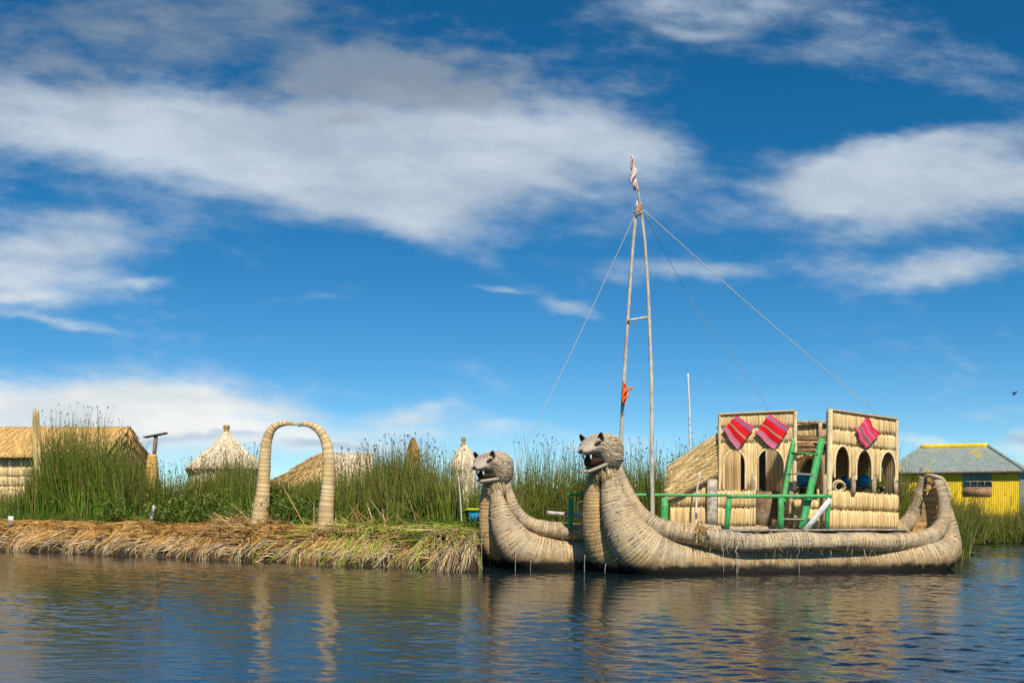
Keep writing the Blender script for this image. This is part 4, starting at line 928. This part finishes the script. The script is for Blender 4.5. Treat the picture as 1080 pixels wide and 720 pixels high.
# ------------------------------------------------------------------ cloths
def cloth(name, corners, Y, m, label):
    """corners: top, right, bottom, left in photo pixels; stripes run parallel to top-right / left-bottom"""
    T_, R_, B_, L_ = [np.array(c, float) for c in corners]; nu = 18; V = []; al = []; f1, f2, f3 = rng.uniform(.6, 1.5, 3)
    for i_ in range(nu):
        for j_ in range(nu):
            u, v = i_ / (nu - 1), j_ / (nu - 1)       # u across the stripes, v along
            p = (L_ * (1 - v) + B_ * v) * (1 - u) + (T_ * (1 - v) + R_ * v) * u
            p = p + np.array([.45 * math.sin(math.pi * v) * (1 if u > .5 else .6) + .8 * f3 * math.sin(v * 6.3 * f2), 1.0 * math.sin(u * 5) * .5])
            q = at(p[0], p[1], Y(p[0])); q[1] -= .016 + .016 * f1 * math.sin(u * 9 * f2 + v * 3 * f3) + .02 * math.sin(math.pi * u) * math.sin(math.pi * v) + (.05 * max(0, v - .75) * 4 * .4)
            V.append(q); al.append((u, v))
    mb = MB(); F4 = [(i_ * nu + j_, i_ * nu + j_ + 1, (i_ + 1) * nu + j_ + 1, (i_ + 1) * nu + j_) for i_ in range(nu - 1) for j_ in range(nu - 1)]
    mb.add(V, F4, al=al); o = mb.build(name, m, smooth=True); s_ = o.modifiers.new('thickness', 'SOLIDIFY'); s_.thickness = .008; s_.offset = 0
    return tag(o, label, 'cloth', 'striped cloths hung on the cabin')
YL = lambda px: wY(LL, LR, px) - .10; YR = lambda px: wY((873, 25.47), RR, px) - .11
cloth('striped_cloth', [(776, 438.5), (795, 451), (776.5, 475), (761.5, 453)], YL, MT['cloth'], 'red striped cloth at the left end of the left parapet')
cloth('striped_cloth', [(811, 437), (832, 451), (815.5, 474.5), (795.5, 457)], YL, MT['cloth'], 'red striped cloth on the left parapet next to the ladder')
cloth('striped_cloth', [(914, 440), (926.5, 459), (912, 473), (901.5, 454)], YR, MT['cloth_pink'], 'smaller pink striped cloth on the right parapet')

# ------------------------------------------------------------------ mast, flag, rag, ropes, poles
mast = thing('mast', (2.9, 25.2, DZ), 'tall A-shaped mast of two peeled poles behind the near puma head', 'mast')
def pole(mb, pts, r0, r1, seed=0): q = np.array([at(*p) for p in pts]); return sweep(mb, np.c_[catmull(q, 4), np.linspace(r0, r1, len(catmull(q, 4)))], .1, 10, rough=.006, straight=True, seed=seed)
mb = MB(); pole(mb, [(654, 556, 25.35), (655, 470, 25.3), (657.5, 410, 25.2), (662, 340, 25.15), (665.5, 285, 25.1), (671, 222, 25.05), (673, 212, 25.05)], .05, .034, 1); mb.build('pole', MT['bark'], mast, smooth=True)
mb = MB(); pole(mb, [(688, 556, 25.0), (687.5, 470, 25.0), (687, 400, 25.0), (684, 320, 25.0), (680.5, 260, 25.0), (676, 222, 25.0), (672, 196, 25.0), (667, 172, 25.0)], .054, .022, 2); mb.build('pole', MT['bark'], mast, smooth=True)
mb = MB(); pole(mb, [(662, 338, 25.07), (685.5, 334, 25.0)], .03, .028, 3); mb.build('crossbar', MT['bark'], mast, smooth=True)
for k in range(5): mb = MB(); torus_at(mb, at(674 + rng.normal(0, .6), 217 + 2.2 * k, 25.02), (0.05, 0, 1), .075 + .015 * rng.random(), .016, (1, .8, .7), tilt=.03); mb.build('lashing', MT['rope'], mast, smooth=True)
def rag(name, pts, m, label, cat, thick=.012):
    """pts: (px, py, half width px, depth ripple) down the cloth"""
    V = []; nu = 7; pts = catmull(np.array(pts, float), 5)
    for k, (px_, py_, hw, d_) in enumerate(pts):
        for j_ in range(nu):
            u = j_ / (nu - 1) * 2 - 1; q = at(px_ + u * hw, py_ + 1.2 * math.sin(u * 2 + k * .6), 24.97); q[1] += .09 * math.sin(u * 4 + k * .7) - .05 + d_; V.append(q)
    mb = MB(); mb.add(V, [(k * nu + j_, k * nu + j_ + 1, (k + 1) * nu + j_ + 1, (k + 1) * nu + j_) for k in range(len(pts) - 1) for j_ in range(nu - 1)])
    o = mb.build(name, m, smooth=True); s_ = o.modifiers.new('thickness', 'SOLIDIFY'); s_.thickness = thick; s_.offset = 0
    return tag(o, label, cat)
rag('flag', [(666.5, 166, .8, 0), (667, 174, 2.2, 0), (668.5, 181, 2.4, 0), (667.5, 188, 3.2, 0), (667, 193, 2.8, 0), (670.5, 200, 1.6, 0)], MT['flag'], 'limp faded red and white flag at the mast tip', 'flag')
rag('rag', [(658.5, 403, 1.2, .1), (659, 409, 2.4, .1), (659, 416, 3.4, .1), (658.5, 421, 2.4, .1), (658, 426, 1.0, .1)], MT['orange'], 'torn orange rag knotted round the left mast pole', 'rag')
ro = bpy.context.scene.objects['rag']
mb = MB(); V = []
for k, (px_, py_) in enumerate([(659, 413), (662, 411), (665, 409), (667, 410)]):
    for u in (-1, 1): V.append(at(px_ - u * .3, py_ + u * (1.8 if k < 3 else .9), 25.0) + np.array([0, .02 * math.sin(k * 2), 0]))
mb.add(V, [(2 * k, 2 * k + 1, 2 * k + 3, 2 * k + 2) for k in range(3)]); o = mb.build('rag_tail', MT['orange'], ro, smooth=True); s_ = o.modifiers.new('thickness', 'SOLIDIFY'); s_.thickness = .012
def rope(pts, r, label):
    mb = MB(); q = np.array([at(*p) for p in pts]); tube(mb, catmull(q, 8), r, 5, step=.3); return tag(mb.build('guy_rope', MT['rope'], smooth=True), label, 'rope', 'mast guy ropes')
rope([(672, 222, 25.0), (615, 345, 25.4), (560, 460, 25.75), (537, 513, 25.95)], .008, 'thin guy rope from the mast top down to the left boat')
rope([(678, 221, 25.0), (800, 330, 25.35), (925, 436, 25.8), (931, 441, 25.85)], .010, 'thicker guy rope from the mast top to the right parapet')
rope([(678, 224, 25.05), (735, 325, 26.0), (800, 414, 27.0), (812, 440, 27.3)], .006, 'faint slack guy rope from the mast top behind the left parapet')
def stick(name, pts, r0, r1, m, label, cat):
    mb = MB(); pole(mb, pts, r0, r1, 5); return tag(mb.build(name, m, smooth=True), label, cat)
stick('pole', [(728.5, 560, 28.2), (728, 470, 28.2), (727, 430, 28.2), (725.5, 394, 28.2)], .035, .025, MT['whitepaint'], 'slim white pole rising behind the sloping straw roof', 'pole')
stick('stick', [(734, 556, 25.7), (735, 520, 25.7), (738, 498, 25.6)], .03, .02, MT['whitepaint'], 'short white stick standing on deck before the straw lean-to', 'stick')
stick('log', [(577, 540.5, 25.75), (600, 542.5, 25.6), (622, 544.5, 25.5), (650, 546, 25.4), (680, 548, 25.3)], .055, .08, MT['bark'], 'grey log lying over the left boat beside the railing end', 'log')
mb = MB(); c_ = at(733, 547, 25.6); c_[2] = DZ
for k in range(40): pass
V = []; 
for i_ in range(7):
    ph = math.pi / 2 * i_ / 6
    for a in range(14):
        th = 2 * math.pi * a / 14; rr_ = .17 * (1 + .18 * math.sin(3 * th + 1) + .1 * math.sin(5 * th)); V.append(c_ + np.array([rr_ * math.cos(th) * math.cos(ph), rr_ * .6 * math.sin(th) * math.cos(ph), .09 * math.sin(ph) * (1 + .25 * math.sin(2 * th))]))
mb.add(V, [(i_ * 14 + a, i_ * 14 + (a + 1) % 14, (i_ + 1) * 14 + (a + 1) % 14, (i_ + 1) * 14 + a) for i_ in range(6) for a in range(14)])
tag(mb.build('plastic_bag', MT['blue'], smooth=True), 'small crumpled blue bag on the deck below the lean-to', 'bag')
def bundle_obj(name, px, py, Y, a, b, h, m, label, cat):
    c_ = at(px, py, Y); c_[2] = zb_ + .026; V = []; nt_, na = 12, 22
    for i_ in range(nt_):
        ph = -math.pi / 2 + math.pi * i_ / (nt_ - 1)
        for k in range(na):
            th = 2 * math.pi * k / na; e = 1 + .06 * math.sin(3 * th + i_) + .05 * math.sin(7 * th + 2 * i_); V.append(c_ + np.array([a * math.cos(th) * math.cos(ph) ** .7 * e, b * math.sin(th) * math.cos(ph) ** .7 * e, h / 2 + h / 2 * math.sin(ph) * (1 + .07 * math.sin(2 * th))]))
    mb = MB(); mb.add(V, [(i_ * na + k, i_ * na + (k + 1) % na, (i_ + 1) * na + (k + 1) % na, (i_ + 1) * na + k) for i_ in range(nt_ - 1) for k in range(na)])
    return tag(mb.build(name, m, smooth=True), label, cat, 'blue tarpaulin bundles in the cabin')
bundle_obj('tarpaulin_bundle', 848, 500, 26.75, .25, .18, .36, MT['blue'], 'blue tarpaulin bundle on the bench seen between the ladder sides', 'bundle')
bundle_obj('tarpaulin_bundle', 911, 506, 26.8, .17, .15, .30, MT['blue'], 'oval blue bundle seen through the middle arch of the right tower', 'bundle')
bundle_obj('tarpaulin_bundle', 892, 502, 26.95, .12, .12, .28, MT['blue'], 'small blue bundle half hidden by the post left of the middle arch', 'bundle')
mb = MB(); c_ = at(882, 510, 26.55); c_[2] = zb_ + .03; n = 420     # a straw sheaf on the bench
th = rng.uniform(0, 6.28, n); rr_ = .17 * np.sqrt(rng.random(n)); zz = rng.uniform(0, .12, n); tt = np.linspace(0, 1, 4)
P = c_ + np.stack([(rr_ * np.cos(th))[:, None] * (1 - .5 * np.sin(np.pi * tt)), (rr_ * np.sin(th))[:, None] * (1 - .5 * np.sin(np.pi * tt)), zz[:, None] + .62 * tt[None] * rng.uniform(.7, 1, (n, 1))], -1)
strands(mb, P, np.full((n, 4), .011), pick(GOLD + TAN, n, .15))
tag(mb.build('straw_sheaf', MT['straw']), 'bound sheaf of yellow straw on the bench inside the right tower', 'straw sheaf')
mb = MB(); torus_at(mb, at(884, 512, 25.75), (0, 1, .1), .13, .03, (1, .9, .7)); torus_at(mb, at(886, 513, 25.70), (0.2, 1, .1), .12, .025, (.9, .8, .6))
tag(mb.build('rope_coil', MT['rope'], smooth=True), 'coil of pale rope resting on the sill of the right tower', 'rope')

# ------------------------------------------------------------------ reed arch on the island
arch = thing('reed_arch', (*at(308, 550, 29.6)[:2], .8), 'arch of two curved straw horns meeting at their tips on the island bank', 'arch')
def horn(pts, seed):
    mb = MB(); q = [(*at(px_, py_, Y_), r * Y_ / F) for px_, py_, r, Y_ in pts]
    sweep(mb, q, .025, 28, .006, .125, .016, seed=seed); mb.build('horn', MT['arch'], arch, smooth=True)
horn([(273, 556, 9.2, 30.2), (274.5, 540, 8.6, 30.2), (277, 520, 7.6, 30.2), (278.5, 500, 6.6, 30.2), (279.5, 482, 5.9, 30.2), (281.5, 465, 5.3, 30.2), (286, 453.5, 4.6, 30.15), (293, 447.8, 3.6, 30.1), (303, 446, 2.4, 30.05), (313, 447.2, 1.2, 30.0)], 1)
horn([(343, 559, 8.8, 28.6), (343.5, 540, 8.3, 28.6), (345.5, 520, 7.4, 28.6), (347, 500, 6.6, 28.6), (346.8, 482, 6.0, 28.6), (344, 467, 5.4, 28.65), (338.5, 456, 4.7, 28.7), (331, 449.5, 3.7, 28.8), (322, 446.8, 2.6, 28.9), (314.5, 448.2, 1.3, 29.0)], 2)

# ------------------------------------------------------------------ thatched houses
def thatch_face(mb, a, b, c, d, n, L, cols, r=.02, lift=.05, jit=.05):
    """strands on the quad a-b (ridge) / d-c (eave), running down the slope"""
    u = rng.random(n); v = rng.uniform(-.02, .95, n)
    top_ = a * (1 - u)[:, None] + b * u[:, None]; bot_ = d * (1 - u)[:, None] + c * u[:, None]
    s = np.linalg.norm(bot_ - top_, axis=1); dv = rng.uniform(.5, 1, n) * L / s; tt = np.linspace(0, 1, 4)
    nn = np.cross(b - a, d - a); nn = nn / np.linalg.norm(nn); nn = nn if nn[2] > 0 or (abs(nn[2]) < .3 and nn[1] < 0) else -nn
    vv = np.minimum(v[:, None] + dv[:, None] * tt, 1.08)[..., None]
    P = top_[:, None] * (1 - vv) + bot_[:, None] * vv + nn * rng.uniform(.0, lift, n)[:, None, None]
    P = P + rng.normal(0, jit, (n, 1, 3)) * tt[None, :, None]
    strands(mb, P, np.full((n, 4), r) * rng.uniform(.6, 1.3, (n, 1)) * np.array([.8, 1, 1, .6]), pick(cols, n, .17))
def quad_slab(mb, a, b, c, d, th, tint): slab(mb, np.array(a, float), np.array(b, float), np.array(c, float), np.array(d, float), th, tint)
house = thing('thatched_house', (-19, 43.5, .85), 'long golden thatched house with pale mat walls behind the tall left reeds', 'house')
xr, xl, yf, yb, zr, ze = -16.0, -24.0, 41.0, 46.2, 4.8, 3.5
A_, B_ = np.array([xl, 43.5, zr]), np.array([xr, 43.5, zr]); Cc, Dd = np.array([xr + .05, yf - .14, ze]), np.array([xl, yf - .14, ze]); C2, D2 = np.array([xr + .05, yb + .35, ze]), np.array([xl, yb + .35, ze])
RC = [(.72, .47, .18), (.68, .43, .155), (.75, .52, .22), (.62, .38, .13), (.70, .48, .20)]
mb = MB(); quad_slab(mb, Dd, Cc, B_, A_, .18, (.42, .26, .10)); quad_slab(mb, C2, D2, A_, B_, .18, (.42, .26, .10))
thatch_face(mb, A_, B_, Cc, Dd, 13000, 1.0, RC, .010, .02, .015)
mb.build('roof', MT['thatch'], house)
mb = MB(); V = [(xr, yf, .8), (xr, yb, .8), (xr, yb, ze - .1), (xr, 43.5, zr - .15), (xr, yf, ze - .1)]; V2 = [(x - .15, y, z) for x, y, z in V]
mb.add(V + V2, [(0, 1, 2, 4), (5, 9, 7, 6)] + [(k, 5 + k, 5 + (k + 1) % 5, (k + 1) % 5) for k in range(5)], [(4, 2, 3), (9, 8, 7)], tint=(.40, .27, .12))
a_, b_ = np.array([xr + .03, 43.4, zr]), np.array([xr + .03, 43.6, zr]); c_, d_ = np.array([xr + .03, yb, ze - .3]), np.array([xr + .03, yf, ze - .3])
thatch_face(mb, a_, b_, c_, d_, 1500, .8, RC, .02, .04); mb.build('gable', MT['thatch'], house)
pw = 540 + F * (xr - .1) / yf
mb = MB(); reed_panel(mb, (540 + F * xl / yf, yf), (pw, yf), lambda px: [(477.5, 493), (492, 503), (502, 513), (512, 552)], step=.06, bulge=.07, cols=[(.68, .52, .28), (.62, .46, .23), (.72, .57, .34)]); mb.build('wall', MT['wall'], house)
mb = MB(); beam(mb, [xl, yf - .12, ze - .09], [xr + .1, yf - .12, ze - .09], .12, .12, (.5, .5, .5), side=(0, 0, 1)); mb.build('eave_pole', MT['wood'], house)
sheaf = MB(); n = 240; th = rng.uniform(0, 6.28, n); rr_ = np.sqrt(rng.random(n)) * .13; tt = np.linspace(0, 1, 5); c_ = at(42, 545, 38.5); zt = zat(436, 38.5)
Hh = (zt - .8) * rng.uniform(.72, 1.06, n)
P = np.stack([c_[0] + (rr_ * np.cos(th))[:, None] * (1 - .6 * tt) - .16 * tt ** 2 + rng.normal(0, .05, (n, 1)) * tt ** 3, np.full((n, 5), 38.5) + (rr_ * np.sin(th))[:, None], .78 + Hh[:, None] * tt], -1)
strands(sheaf, P, np.full((n, 5), .018) * np.array([1, 1, 1, .8, .3]), pick([(.70, .53, .22), (.62, .44, .16), (.74, .60, .32)], n, .12))
tag(sheaf.build('straw_post', MT['straw']), 'tall frayed yellow straw post before the long thatched house', 'post')
perch = thing('lookout_post', (*at(165, 545, 37)[:2], .8), 'straw-wrapped stump carrying a dark tilted T-shaped board beside the long house', 'post')
mb = MB(); q = [(*at(160, 552, 37), 9 * 37 / F), (*at(160, 520, 37), 7.5 * 37 / F), (*at(160.5, 490, 37), 5.8 * 37 / F), (*at(161, 479, 37), 4.5 * 37 / F)]
sweep(mb, q, .04, 18, .01, .15, .02, tint=(1.05, .85, .5)); mb.build('stump', MT['arch'], perch, smooth=True)
mb = MB(); beam(mb, at(162.2, 482, 37), at(164.5, 459, 37), .11, .11); mb.build('upright', MT['brownwood'], perch)
mb = MB(); beam(mb, at(153, 461, 37), at(176, 456.5, 37), .06, .24, side=(0, 0, 1)); mb.build('board', MT['darkwood'], perch)
def cone_hut(name, px, Y, prof, cols, label, n, knob):
    """prof: (row, half width px) from top to bottom"""
    c_ = at(px, 500, Y); root = thing(name, (c_[0], Y, .8), label, 'hut')
    pr = [(zat(r_, Y), hw * Y / F) for r_, hw in prof]; sg = 28; V = []; 
    for z_, r_ in pr:
        for a in range(sg): th = 2 * math.pi * a / sg; V.append((c_[0] + r_ * math.cos(th), Y + r_ * math.sin(th), z_))
    mb = MB(); mb.add(V, [(k * sg + a, k * sg + (a + 1) % sg, (k + 1) * sg + (a + 1) % sg, (k + 1) * sg + a) for k in range(len(pr) - 1) for a in range(sg)], tint=np.array(cols[0]) * .8)
    zz = np.array([p_[0] for p_ in pr]); rr_ = np.array([p_[1] for p_ in pr]); th = rng.uniform(0, 6.28, n); z0 = rng.uniform(zz[-1], zz[0], n); L = rng.uniform(.4, .9, n)
    zs = z0[:, None] - L[:, None] * np.linspace(0, 1, 4); rs = np.interp(-zs, -zz, rr_) + rng.uniform(.005, .035, (n, 1)) + .02 * np.linspace(0, 1, 4)
    thj = th[:, None] + rng.normal(0, .03, (n, 1)) * np.linspace(0, 1, 4)
    P = np.stack([c_[0] + rs * np.cos(thj), Y + rs * np.sin(thj), np.maximum(zs, zz[-1] - .1)], -1); strands(mb, P, np.full((n, 4), .015) * rng.uniform(.6, 1.3, (n, 1)), pick(cols, n, .12))
    mb.build('roof', MT['thatch'], root)
    if knob:
        y0, y1, hw = knob; mb = MB(); sweep(mb, [(c_[0], Y, zat(y1, Y), hw * .85 * Y / F), (c_[0], Y, zat((y0 + y1) / 2, Y), hw * .8 * Y / F), (c_[0], Y, zat(y0 + 1.5, Y), hw * 1.1 * Y / F), (c_[0], Y, zat(y0, Y), hw * .8 * Y / F)], .06, 14, .01, .12, .02, tint=(.75, .62, .45)); mb.build('finial', MT['arch'], root, smooth=True)
    return root
PALE = [(.74, .62, .44), (.68, .56, .39), (.78, .68, .51), (.60, .48, .31)]
cone_hut('cone_hut', 239, 47, [(455, 2.8), (460, 5.2), (466, 10), (473, 17.5), (480, 26), (488, 35), (495, 42), (496, 37), (545, 37)], PALE, 'pale cone-roofed straw hut with a stubby knob left of the arch', 5000, (448, 457, 3.3))
cone_hut('cone_hut', 489, 42, [(469, 2.4), (475, 6.5), (481, 9.5), (488, 12), (496, 13), (498, 11.5), (548, 11.5)], PALE, 'slim pale straw hut with a knobbed cone beside the left puma head', 2600, (461, 470, 2.5))
cone_hut('straw_spire', 436, 37.5, [(461, .6), (468, 3.2), (476, 5.2), (490, 6.2), (515, 6.6), (548, 6.8)], [(.42, .26, .08), (.34, .2, .06), (.48, .31, .11)], 'narrow brown straw spire standing among the seeding reeds', 900, None)['category'] = 'spire'
hut = thing('thatched_hut', (*at(345, 545, 42)[:2], .85), 'low thatched hut with pale hipped roof, left slope coloured golden as shade, seen through and behind the arch', 'hut')
ra, rb = at(341, 477.5, 42), at(392, 477.5, 42); fl, fr_ = at(350, 524, 39.6), at(398, 524, 39.6); bl = at(281, 511, 43.4); br_ = at(402, 520, 44.8)
fl2 = at(296, 509, 42.3)
mb = MB(); quad_slab(mb, fl, fr_, rb, ra, .16, (.6, .5, .36)); quad_slab(mb, bl, fl, ra, ra + np.array([0, .05, 0]), .16, (.5, .34, .14))
quad_slab(mb, br_, bl, ra + np.array([0, .1, 0]), rb + np.array([0, .1, 0]), .16, (.5, .38, .2)); quad_slab(mb, fr_, br_, rb + np.array([.02, .1, 0]), rb + np.array([.02, 0, 0]), .16, (.5, .38, .2))
thatch_face(mb, ra, rb, fr_, fl, 1800, .7, PALE, .02); thatch_face(mb, ra, ra + np.array([0, -.03, 0]), fl, bl, 2200, .7, [(.56, .38, .15), (.5, .33, .12), (.6, .43, .2)], .02)  # left slope gets darker golden straw, painting its grazing-sun shade; front stays pale
mb.build('roof', MT['thatch'], hut)
mb = MB(); reed_panel(mb, (356, 40.1), (396, 40.1), lambda px: [(520, 552)], step=.06); reed_panel(mb, (302, 42.4), (356, 40.1), lambda px: [(519, 552)], step=.06); mb.build('wall', MT['wall'], hut)

# ------------------------------------------------------------------ yellow house on the right bank
yh = thing('yellow_house', (25.5, 59.5, .1), 'yellow corrugated house with a hipped grey metal roof on the right bank', 'house')
ang = R(-32); ex = np.array([math.cos(ang), math.sin(ang)]); ey = np.array([-math.sin(ang), math.cos(ang)])
FR = np.array([27.3, 56.1]); LH, DH = 6.6, 5.0; FL = FR - ex * LH; zE, zR = zat(496, 56.1), zat(470.5, 59.6)
def ribbed(mb, a, b, z0, z1, holes=(), amp=.02, pit=.09):
    L = np.linalg.norm(b - a); t_ = (b - a) / L; nn = np.array([t_[1], -t_[0]]); n = int(L / (pit / 4)); cuts = sorted({z0, z1, *[h[2] for h in holes], *[h[3] for h in holes]})
    V = [(*(a + t_ * L * k / n + nn * amp * math.sin(2 * math.pi * k / 4.001)), z_) for k in range(n + 1) for z_ in cuts]; m_ = len(cuts); F4 = []
    for k in range(n):
        x_ = (k + .5) * L / n
        for q in range(m_ - 1):
            zc = (cuts[q] + cuts[q + 1]) / 2
            if any(h[0] < x_ < h[1] and h[2] < zc < h[3] for h in holes): continue
            F4.append((k * m_ + q, (k + 1) * m_ + q, (k + 1) * m_ + q + 1, k * m_ + q + 1))
    mb.add(V, F4)
def xon(px):   # distance along the front wall of a photo column
    k = (px - 540) / F; s = (FL[0] - k * FL[1]) / (k * ex[1] - ex[0]); return s
w0, w1, wz0, wz1 = xon(1015.5), xon(1046), zat(514, 57.5), zat(500, 57.5)
mb = MB(); ribbed(mb, FL, FR, -.1, zE, [(w0, w1, wz0, wz1)]); mb.build('wall', MT['yellow'], yh, smooth=True)
mb = MB(); ribbed(mb, FR, FR + ey * DH, -.1, zE); mb.build('wall', MT['zinc'], yh, smooth=True)
mb = MB(); ribbed(mb, FR + ey * DH, FL + ey * DH, -.1, zE); ribbed(mb, FL + ey * DH, FL, -.1, zE); mb.build('wall', MT['yellow'], yh, smooth=True)
def wp(s, z, d=0.0): return np.array([*(FL + ex * s + ey * d), z])
mb = MB(); box_ = [wp(w0 + .02, wz0 + .02, .06), wp(w1 - .02, wz0 + .02, .06), wp(w1 - .02, wz1 - .02, .06), wp(w0 + .02, wz1 - .02, .06)]; mb.add(box_, [(0, 1, 2, 3)]); win = mb.build('window', MT['glass'], yh)
mb = MB()
for s in np.linspace(w0, w1, 5): beam(mb, wp(s, wz0, .0), wp(s, wz1, .0), .06, .05, side=[*ex, 0])
for z_ in (wz0, lerp(wz0, wz1, .45), wz1): beam(mb, wp(w0, z_, -.01), wp(w1, z_, -.01), .05, .05, side=(0, 0, 1))
mb.build('frame', MT['wood'], win)
mb = MB(); a, b = wp(w0, zat(523, 57.5), -.05), wp(w1, wz0 - .03, -.05); quad_slab(mb, wp(w0, a[2], -.045), wp(w1, a[2], -.045), wp(w1, b[2], -.045), wp(w0, b[2], -.045), .02, (1, 1, 1)); mb.build('board', MT['brick'], yh)
OV = .3
e0, e1, e2, e3 = [np.array([*p_, zE - .02]) for p_ in (FL - ex * OV - ey * OV, FR + ex * OV - ey * OV, FR + ex * OV + ey * (DH + OV), FL - ex * OV + ey * (DH + OV))]
rl = np.array([*(FL + ex * 1.1 + ey * DH / 2), zR]); rr2 = np.array([*(FR - ex * 1.9 + ey * DH / 2), zR])
def corr_tri(mb, a, b, c, d):
    """corrugated sheet: eave a-b, ridge d-c; waves run up the slope"""
    L = np.linalg.norm(b - a); n = int(L / .035); nn = np.cross(b - a, d - a); nn /= np.linalg.norm(nn); V = []
    for k in range(n + 1):
        u = k / n; w_ = .014 * math.sin(2 * math.pi * k / 4.001 + .4); p_ = lerp(a, b, u)
        # each rib climbs square to the eave until it meets the hip or the ridge
        t_ = (b - a) / L; x_ = u * L; xd, xc = (d - a).dot(t_), (c - a).dot(t_); hgt = (d - a) - t_ * xd
        f_ = min(1, x_ / max(xd, 1e-3), (L - x_) / max(L - xc, 1e-3)); V += [p_ + nn * w_, p_ + hgt * f_ + nn * w_]
    mb.add(V, [(2 * k, 2 * k + 2, 2 * k + 3, 2 * k + 1) for k in range(n)])
mb = MB(); corr_tri(mb, e0, e1, rr2, rl); corr_tri(mb, e1, e2, rr2, rr2 + 1e-4); corr_tri(mb, e2, e3, rl, rr2); corr_tri(mb, e3, e0, rl, rl + 1e-4); roof = mb.build('roof', MT['zinc'], yh, smooth=True)
up_ = np.array([0, 0, .04])
mb = MB(); beam(mb, rl + up_, rr2 + up_, .28, .14, side=(0, 0, 1)); mb.build('ridge_cap', MT['yellow'], roof)
mb = MB(); beam(mb, rr2 + up_, e1 + up_, .13, .08, (.8, .8, .9)); mb.build('hip_cap', MT['zinc'], roof); mb = MB(); beam(mb, rl + up_, e0 + up_, .13, .08, (.9, .9, .9)); mb.build('hip_cap', MT['zinc'], roof)
mb = MB(); beam(mb, e0 - up_ * 1.5, e1 - up_ * 1.5, .10, .03, (.35, .3, .25), side=(0, 0, 1)); mb.build('fascia', MT['wood'], roof)

# ------------------------------------------------------------------ small things by the bank
bb = thing('rowing_boat', (-.80, 28.6, .8), 'small blue rowing boat with a yellow-green rim behind the left puma boat', 'boat')
mb = MB(); V = []; nS = 13
for k in range(nS):
    u = k / (nS - 1); y_ = lerp(28.2, 31.4, u); hw = .58 * math.sin(math.pi * min(.16 + .76 * u, 1)) ** .6; zt_ = 1.34 + .07 * (2 * u - 1) ** 2
    for a in range(9):
        th = math.pi * a / 8; V.append((-.80 - hw * math.cos(th), y_, zt_ - (zt_ - .84) * math.sin(th) ** .7))
mb.add(V, [(k * 9 + a + 1, k * 9 + a, (k + 1) * 9 + a, (k + 1) * 9 + a + 1) for k in range(nS - 1) for a in range(8)], [(0, a + 1, a) for a in range(1, 8)])
mb.build('hull', MT['blue'], bb, smooth=True)
Va = np.array(V).reshape(nS, 9, 3)
mb = MB(); tube(mb, np.vstack([Va[::-1, 0], Va[:1, 4] * [1, 1, 0] + [0, 0, Va[0, 0, 2]], Va[:, 8]]) + [0, -.01, .03], .042, 8, (.55, .85, .8), False); mb.build('rim', MT['yellow'], bb, smooth=True)
stick('stake', [(487, 552, 26.6), (486, 530, 26.6), (483.5, 502, 26.6)], .015, .011, MT['whitepaint'], 'thin white stake standing beside the small blue boat', 'stake')
stick('stake', [(159, 555, 33.0), (160, 545, 33.0), (162.5, 533, 33.0)], .055, .045, MT['whitepaint'], 'leaning pale grey stake at the foot of the reeds below the T-shaped post', 'stake')
mb = MB(); beam(mb, at(11.5, 553, 36.5), at(11.7, 544, 36.5), .17, .12); tag(mb.build('marker_block', MT['whitepaint']), 'stubby white marker post on the straw bank at far left', 'post')
# bird
bp = at(1070, 415, 41); kb = .55; mb = MB(); sweep(mb, [(bp[0] + x * kb, bp[1], bp[2] + z * kb, r * kb) for x, z, r in ((-.16, -.12, .01), (-.08, -.07, .045), (.02, 0, .055), (.1, .06, .04), (.16, .1, .01))], .02, 10)
for q in (-1, 1):
    w_ = [bp + kb * np.array([.03, 0, .02]), bp + kb * np.array([.10, q * .26, .17]), bp + kb * np.array([.02, q * .46, .12]), bp + kb * np.array([-.07, q * .2, .06])]; slab(mb, *w_, .01, (1, 1, 1))
tag(mb.build('bird', MT['bird'], smooth=False), 'small dark bird flying in the sky above the yellow house', 'bird')
